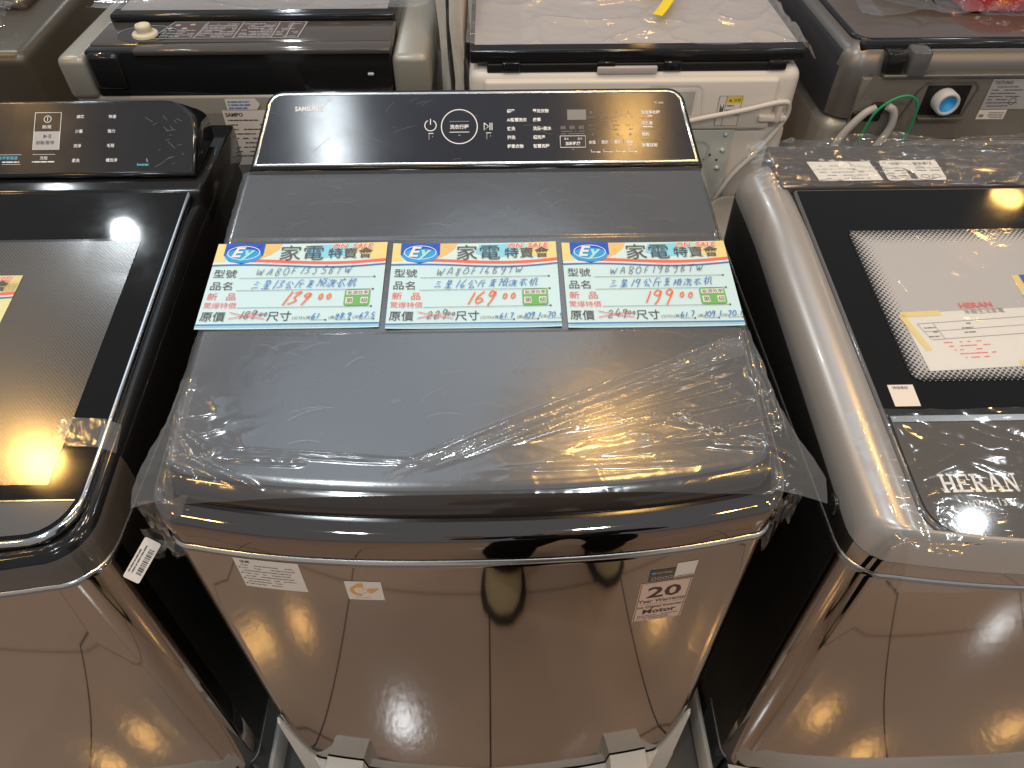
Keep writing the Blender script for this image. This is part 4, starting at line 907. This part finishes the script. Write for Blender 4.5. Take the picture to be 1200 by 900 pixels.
for u, v in [(.437, .985), (.437, .955), (.434, .92)]: mb.lathe((u, wy-.004, v), [(.0045, 0), (.004, .002), (.0, .003)], 0, 12, 'Y')
mb.build('rear_plate', ['galv', 'black_matt'], ww)
mb = MB(); mb.box(wx0+.002, wx1-.002, .806, 1.36, 1.108, 1.130, 0, .004); mb.sheet(lambda u, v, h=0: (u, v, 1.1305+h), wx0+.01, wx1-.01, .83, 1.35, 1, 0, 2, 2); mb.box(wx0+.03, wx1-.04, .803, .83, 1.094, 1.109, 2, .002)
for u in (wx0+.055, .20, .31, wx1-.06): mb.box(u, u+.03, .800, .82, 1.096, 1.112, 0, .002)
mb.box(.20, .30, .797, .82, 1.093, 1.105, 1, .002)
mb.build('lid', ['black', 'lidtop_pale', 'black_matt'], ww)
mb = MB(); p = crom([(.30, .782, 1.0), (.37, .780, 1.020), (.45, .780, 1.036), (.515, .781, 1.050), (.532, .786, 1.040), (.530, .790, 1.01), (.50, .792, .955), (.46, .790, .90), (.43, .79, .82)], 8)
mb.tube(p, .0045, 0); mb.build('power_cord', 'cord_w', ww)
mb = MB(); mb.box(.485, .535, wy-.016, wy, 1.012, 1.024, 0, .003); mb.box(.512, .522, wy-.018, wy, 1.012, 1.048, 0, .003); mb.build('cord_hook', 'white_body', ww)
def wcov(a, b):
    x = wx0-.004+(.584)*a; y = .818+.55*b+.005*math.sin(a*5); z = 1.1335
    o_ = max(0, x-.548); z -= o_*1.6
    return (x, y, z)
mb = MB(); mb.quadgrid(rough_film(wcov, .0065, (5, 6), 4.0), 180, 120, 0)
tag(recenter(mb.build('plastic_cover', 'film_milky')), 'grey crinkled film over the lid of the white washer, with a yellow strap on it', 'plastic film')
mb = MB(); p = crom([(.300, 1.07, 1.146), (.330, 1.06, 1.150), (.352, 1.05, 1.154), (.345, 1.01, 1.152), (.325, .968, 1.146), (.312, .945, 1.143)], 6); sw = .009
L_ = []; 
p = [c+Vector((0, -.028, 0)) for c in p]
for i, c in enumerate(p):
    t = (p[min(i+1, len(p)-1)]-p[max(i-1, 0)]).normalized(); s_ = t.cross(Vector((0, 0, 1))).normalized(); L_.append((c-s_*sw, c+s_*sw))
mb.add([q_ for a in L_ for q_ in a]+[(q_[0], q_[1], q_[2]+.0012) for a in L_ for q_ in a], [[2*i, 2*i+1, 2*i+3, 2*i+2] for i in range(len(L_)-1)]+[[2*len(L_)+2*i, 2*len(L_)+2*i+1, 2*len(L_)+2*i+3, 2*len(L_)+2*i+2] for i in range(len(L_)-1)], 0, True)
tag(recenter(mb.build('packing_strap', 'strap')), 'curved yellow packing strap lying on the film over the white washer', 'strap')

# ------------------------------------------------------------------ back row: dark grey machine at the right seen from behind
kx0, kx1, ky = .600, 1.23, .78
kk = thing('washing_machine', 'dark grey washer seen from behind at the right with a blue-capped water inlet', 'washing machine', (.91, 1.1, .12), 'washing machines in the back row')
mb = MB(); mb.box(kx0, kx1, ky, ky+.60, .13, 1.018, 0, .022, 4); 
mb.build('cabinet', ['steel'], kk)
mb = MB()
def kring(i, z): return [(x, y, z) for x, y in outline(.915, .315, ky, 0, ky+.60, .045, .045, i)]
mb.loft([kring(0, 1.020), kring(0, 1.06), kring(.003, 1.10), kring(.010, 1.122), kring(.022, 1.134), kring(.035, 1.138)], 0, False, True, True, lambda p, q, m: 1 if p[0] < kx0+.004 else 0); mb.build('top_shell', ['dgrey', 'navy_side'], kk)
mb = MB(); mb.upoly(wall_map(ky-.006), [(.655, 1.098), (.668, 1.092), (1.22, 1.092), (1.22, .985), (.640, .985), (.640, 1.05)], 0, 0)
mb.box(.67, 1.22, ky-.010, ky+.01, 1.092, 1.099, 1, .002); mb.box(.64, 1.22, ky-.0055, ky+.01, .985, 1.0915, 0, .001); mb.box(.66, 1.22, ky-.004, ky+.01, .90, .980, 2, .002); mb.box(.66, 1.22, ky-.006, ky+.01, .9805, .9835, 1, .001)
plate = mb.build('rear_plate', ['dgrey_plate', 'dgrey', 'steel'], kk)
K = wall_map(ky-.0062)
mb = MB(); mb.stroke(K, [(.715, 1.0), (.738, 1.070), (.748, 1.084), (.83, 1.084), (.838, 1.076), (.828, 1.02)], .003, 1, .0012); mb.sheet(K, .752, .826, 1.028, 1.080, 2, .0008, 2, 2); mb.box(.750, .826, ky-.020, ky-.006, 1.024, 1.029, 1, .001)
ib = mb.build('inlet_box', ['dgrey_plate', 'dgrey', 'black_matt'], plate)
mb = MB(); mb.lathe((.786, ky-.007, 1.056), [(.020, 0), (.020, .018), (.018, .021), (.0145, .021), (.0145, .017), (.0, .017)], 0, 28, 'Y', mats=[0, 0, 0, 0, 1]); mb.build('water_inlet', ['tapgrey', 'tapblue'], ib)
mb = MB(); mb.sheet(K, .857, .960, 1.038, 1.090, 0, .0008, 2, 2); mb.sheet(K, .857, .905, 1.020, 1.037, 1, .0008, 2, 2); mb.text(K, 'TATUNG', .862, 1.0815, .0075, 2, .0012, bold=.02)
for k in range(7): mb.fine(K, .862, .905+.01*(k % 2), 1.076-.0055*k, .0026, 2, .0012, .8)
for k in range(6): mb.fine(K, .93, .957, 1.078-.006*k, .0026, 2, .0012, .7)
mb.ring(K, .906, 1.052, .006, .006, .001, 2, .0012, 16); mb.text(K, '13kg', .912, 1.0815, .006, 2, .0012, bold=.02)
for k in range(4): mb.fine(K, .875, .902, 1.0225+.003*k, .0022, 3, .0012, .95)
mb.fine(K, .860, .868, 1.024, .008, 3, .0012, 1)
mb.build('rating_label', ['label_grey', 'white_sticker', 'ink', 'ink_grey'], plate)
mb = MB(); 
kz = 1.142
mb.loft([[(x, y, z) for x, y in outline(.915, .290, ky+.030, 0, ky+.56, .03, .03, i)] for i, z in [(0, 1.134), (0, kz-.003), (.003, kz), (.006, kz)]], 0, False, True, True, mats=[1, 1, 1, 0]); 
mb.box(.63, 1.20, ky+.018, ky+.034, 1.122, 1.141, 1, .004)
mb.build('lid', ['smoke', 'black'], kk)
mb = MB(); mb.box(.668, .700, ky-.008, ky+.03, 1.098, 1.134, 0, .004); mb.box(.706, .738, ky-.012, ky+.03, 1.094, 1.138, 1, .005); mb.build('hinge', ['black', 'grey_gloss'], kk)
mb = MB(); mb.box(.668, .690, ky-.012, ky, 1.030, 1.052, 0, .004); mb.box(.640, .690, ky-.010, ky, 1.018, 1.036, 0, .004); mb.build('cord_clamp', 'black_matt', kk)
mb = MB(); mb.tube(crom([(.672, ky-.014, 1.045), (.655, ky-.018, 1.038), (.635, ky-.018, 1.010), (.622, ky-.016, .975), (.622, ky-.014, .93), (.63, ky-.012, .88)], 8), .0065); mb.tube(crom([(.692, ky-.014, 1.048), (.704, ky-.018, 1.040), (.708, ky-.018, 1.015), (.700, ky-.016, .985), (.684, ky-.014, .945), (.676, ky-.012, .88)], 8), .0065); mb.build('power_cord', 'cord', kk)
mb = MB(); pts = crom([(.739, ky-.016, .985), (.742, ky-.02, 1.015), (.735, ky-.026, 1.055), (.715, ky-.03, 1.073), (.690, ky-.03, 1.068), (.668, ky-.028, 1.045), (.660, ky-.026, 1.01), (.660, ky-.024, .985), (.661, ky-.022, .970)], 8); mb.tube(pts, .0021, n=8)
for k in range(5):
    c = Vector((.666+.003*k, ky-.026-.003*(k % 2), .962+.002*(k % 3))); mb.tube([(c.x+.013*math.cos(t)*(.85+.08*k), c.y+.008*math.sin(t*1+k), c.z+.014*math.sin(t)) for t in [2*math.pi*j/20 for j in range(21)]], .0021, n=7)
mb.build('earth_wire', 'wire_green', kk)
mb = MB(); q = sub_map(lambda u, v, h=0: (u, v, 1.168+h), .745, .985, -.06)
def kc(u, v, h=0): 
    p_ = q(u, v, h); return (p_[0], p_[1], p_[2]+.012*(1-v/.14)*.0+.010*abs(u-.1))
mb.sheet(kc, 0, .21, 0, .14, 0, 0, 10, 3)
for k in range(4): mb.fine(kc, .03, .18, .015+.018*k, .005, 1, .0005, .6)
mb.sheet(kc, .0, .21, 0, .006, 2, .0005, 6, 1)
tag(recenter(mb.build('price_card', ['card_cream', 'ink_grey', 'paper'])), 'cream yellow price card on the lid of the dark grey washer behind at the right', 'price card', 'price cards lying on the lids')
mb = MB()
def bag(a, b):
    u, v = a*2-1, b*2-1; e = max(0, 1-abs(u)**3)*max(0, 1-abs(v)**3); n1 = noise.noise(Vector((a*6, b*5, 1)))
    return (1.02+.17*u+.010*n1, 1.03+.11*v+.008*n1, 1.146+.055*e**.6*(1+.25*n1))
mb.quadgrid(bag, 50, 36, 0); mb.quadgrid(lambda a, b: (lambda p: (p[0], p[1], 1.1445))(bag(1-a, b)), 12, 10, 0)
tag(recenter(mb.build('red_bag', 'red')), 'shiny red bag lying on the dark glass lid at the far right', 'bag')
mb = MB(); mb.quadgrid(rough_film(lambda a, b: (.66+.58*a, .885+.40*b+.012*math.sin(a*8), 1.150+.012*math.sin(min(1, b*2.5)*math.pi*.5)), .007, (6, 6), 7.0), 140, 90, 0)
tag(recenter(mb.build('plastic_cover', 'film_crinkle')), 'clear film over the glass lid of the dark grey washer behind at the right', 'plastic film')

# ------------------------------------------------------------------ far left machine and packing boards
fl = thing('washing_machine', 'bronze washer in the top left corner, its lid under clear film', 'washing machine', (-1.12, 1.2, .12), 'washing machines in the back row')
mb = MB(); mb.box(-1.42, -.805, .92, 1.52, .13, 1.085, 0, .02, 4, xf=lambda v: (v.x, v.y, v.z+.05*(v.y-.92) if v.z > .9 else v.z)); mb.build('cabinet', 'bronze', fl)
mb = MB(); mb.box(-1.40, -.872, 1.11, 1.48, 1.09, 1.118, 0, .012, 3); mb.box(-1.40, -.885, 1.01, 1.085, 1.07, 1.092, 0, .006); mb.build('lid', 'smoke', fl)
mb = MB(); mb.quadgrid(rough_film(lambda a, b: (-1.40+.535*a, .985+.12*b, 1.096+.022*math.sin(b*math.pi)**.5), .010, (12, 5), 3.0), 90, 30, 0); mb.quadgrid(rough_film(lambda a, b: (-1.41+.545*a, 1.10+.40*b, 1.124), .006, (8, 6), 9.0), 80, 50, 0)
tag(recenter(mb.build('plastic_cover', 'film_crinkle')), 'clear film over the lid of the bronze washer in the top left corner', 'plastic film')
mb = MB()
def board(x0, y0, dx, z0, z1, seed):
    n = 24; L1 = []; 
    for i in range(n+1):
        z = z0+(z1-z0)*i/n; e = .008*noise.noise(Vector((z*14, seed, 0))); L1.append((x0-.010*noise.noise(Vector((z*9, seed, 4))), x0+dx+e, z))
    for s_, y in ((1, y0), (-1, y0+.40)):
        vs = [(a, y, z) for a, b, z in L1]+[(b, y, z) for a, b, z in L1]; mb.add(vs, [[i, n+1+i, n+2+i, i+1] for i in range(n)], 0)
    for q_ in (0, 1):
        vs = [(l[q_], y0, l[2]) for l in L1]+[(l[q_], y0+.40, l[2]) for l in L1]; mb.add(vs, [[i, i+1, n+2+i, n+1+i] for i in range(n)], 0)
    l = L1[-1]; mb.poly([(l[0], y0, l[2]), (l[1], y0, l[2]), (l[1], y0+.4, l[2]), (l[0], y0+.4, l[2])], 0)
board(-.064, .90, .012, .122, 1.22, 1.0)
tag(recenter(mb.build('packing_board', 'wrap')), 'narrow white packing board beside the champagne grey washer, in the gap behind', 'packing board', 'packing boards in the gap')
mb = MB(); board(-.044, .87, .020, .122, 1.24, 5.0)
tag(recenter(mb.build('packing_board', 'wrap')), 'wide white packing board beside the white washer, in the gap behind', 'packing board', 'packing boards in the gap')
mb = MB(); mb.quadgrid(rough_film(lambda a, b: (-.022+.008*math.sin(b*5), .845+.30*a, .80+.43*b), .006, (6, 10), 2.0), 40, 80, 0)
mb.quadgrid(lambda a, b: (-.076+.062*a+.004*noise.noise(Vector((a*5, b*9, 3))), .846+.01*noise.noise(Vector((a*6, b*7, 1))), .80+.42*b), 24, 60, 0)
tag(recenter(mb.build('plastic_wrap', 'film_crinkle')), 'clear wrap hanging round the white packing boards in the gap behind', 'plastic film')

# ------------------------------------------------------------------ the person whose trousers and shoes the front panel mirrors
pr = thing('person', 'person in dark trousers and olive suede shoes, mirrored in the brown front panel', 'person', (.20, -.68, 0.0))
def skinned(name, V, E, rad, m, root=0, lvl=2, parent=None):
    o0 = origin(parent); me = bpy.data.meshes.new(name); me.from_pydata([tuple(Vector(v)-o0) for v in V], E, [])
    o = bpy.data.objects.new(name, me); COL.objects.link(o); o.parent = parent
    sk = o.modifiers.new('skin', 'SKIN'); sk.use_smooth_shade = True
    for i, r in enumerate(rad):
        s_ = me.skin_vertices[0].data[i]; s_.radius = (r, r) if not isinstance(r, tuple) else r; s_.use_root = (i == root)
    if lvl: sb = o.modifiers.new('sub', 'SUBSURF'); sb.levels = lvl; sb.render_levels = lvl
    dg = bpy.context.evaluated_depsgraph_get(); me2 = bpy.data.meshes.new_from_object(o.evaluated_get(dg)); o.modifiers.clear(); o.data = me2
    me2.materials.clear(); me2.materials.append(M[m])
    for p_ in me2.polygons: p_.use_smooth = True
    return o
px, py = .20, -.70
AL, AR = (.047, -.690, .10), (.350, -.742, .10)
V = [(px, py, .95), (px, py-.01, 1.10), (px, py-.01, 1.28), (px, py, 1.40), (px, py+.005, 1.47), (px, py+.015, 1.55), (px, py+.02, 1.64),
     (px-.09, py, .90), (.085, -.68, .50), AL, (px+.09, py, .90), (.325, -.675, .50), AR,
     (px-.18, py, 1.38), (px-.22, py+.06, 1.14), (-.03, -.56, 1.30), (-.035, -.545, 1.36), (px+.18, py, 1.38), (px+.22, py+.06, 1.14), (.13+.06, -.56, 1.32), (.19, -.545, 1.38), (px, py+.105, 1.59)]
E_ = [(0, 1), (1, 2), (2, 3), (3, 4), (4, 5), (5, 6), (0, 7), (7, 8), (8, 9), (0, 10), (10, 11), (11, 12), (3, 13), (13, 14), (14, 15), (15, 16), (3, 17), (17, 18), (18, 19), (19, 20), (5, 21)]
rad = [.12, .115, .13, .10, .05, .075, .065, .065, .042, .030, .065, .042, .030, .055, .042, .028, .030, .055, .042, .028, .030, .014]
def fingers(base, sgn):
    b = len(V)
    w = V[base]
    for k in range(4):
        x = w[0]+(-.030+.018*k)*sgn; i = len(V)
        V.extend([(x, w[1]+.015, w[2]+.045), (x, w[1]+.03, w[2]+.075-.004*abs(k-1.5)), (x, w[1]+.02, w[2]+.095-.006*abs(k-1.5))]); rad.extend([.0095, .0085, .0075]); E_.extend([(base, i), (i, i+1), (i+1, i+2)])
    i = len(V); V.extend([(w[0]+.035*sgn*-1, w[1]+.02, w[2]+.02), (w[0]+.045*sgn*-1, w[1]+.035, w[2]+.045)]); rad.extend([.011, .009]); E_.extend([(base, i), (i, i+1)])
fingers(16, 1); fingers(20, -1)
skinned('body', V, E_, rad, 'skin', 0, 2, pr)
skinned('trousers', [(px, py, .96), (px-.09, py, .88), (.078, -.640, .50), (.050, -.570, .035), (px+.09, py, .88), (.330, -.640, .50), (.348, -.600, .035), (px, py, 1.04)], [(0, 1), (1, 2), (2, 3), (0, 4), (4, 5), (5, 6), (0, 7)], [.125, .095, .080, .078, .095, .080, .078, .125], 'trousers', 0, 2, pr)
skinned('jacket', [(px, py, .92), (px, py-.01, 1.14), (px, py-.01, 1.30), (px, py, 1.42), (px-.185, py, 1.385), (px-.22, py+.06, 1.14), (-.022, -.565, 1.27), (px+.185, py, 1.385), (px+.22, py+.06, 1.14), (.195, -.565, 1.29)], [(0, 1), (1, 2), (2, 3), (3, 4), (4, 5), (5, 6), (3, 7), (7, 8), (8, 9)], [.150, .145, .155, .10, .075, .06, .045, .075, .06, .045], 'jacket', 0, 2, pr)
skinned('hair', [(px, py+.0, 1.655), (px, py-.035, 1.62), (px, py-.05, 1.56)], [(0, 1), (1, 2)], [.088, .085, .06], 'hair', 0, 2, pr)
def shoe(ank, yaw):
    mb = MB(); c, s_ = math.cos(yaw), math.sin(yaw)
    def ring(t, w, z0, z1, n=16):
        o = []
        for k in range(n):
            a = 2*math.pi*k/n; x = w*math.cos(a); z = (z0+z1)/2+(z1-z0)/2*math.sin(a); y = t
            o.append((ank[0]+x*c-y*s_, ank[1]+x*s_+y*c, z))
        return o
    S_ = [(-.085, .012, .03, .07), (-.075, .034, .016, .105), (-.04, .038, .014, .115), (0, .038, .014, .118), (.04, .042, .014, .098), (.09, .049, .014, .078), (.135, .050, .014, .064), (.17, .042, .014, .052), (.192, .026, .016, .042), (.20, .010, .02, .034)]
    mb.loft([ring(*q_) for q_ in S_], 0, True, True, True)
    S2 = [(-.088, .014, .003, .022), (-.078, .038, .003, .024), (0, .041, .003, .024), (.09, .060, .003, .026), (.14, .062, .003, .026), (.18, .052, .003, .026), (.212, .022, .003, .024)]
    mb.loft([ring(*q_) for q_ in S2], 1, True, True, True)
    mb.build('shoe', ['shoe', 'sole'], pr)
shoe((.045, -.645, 0), .04); shoe((.345, -.700, 0), -.10)
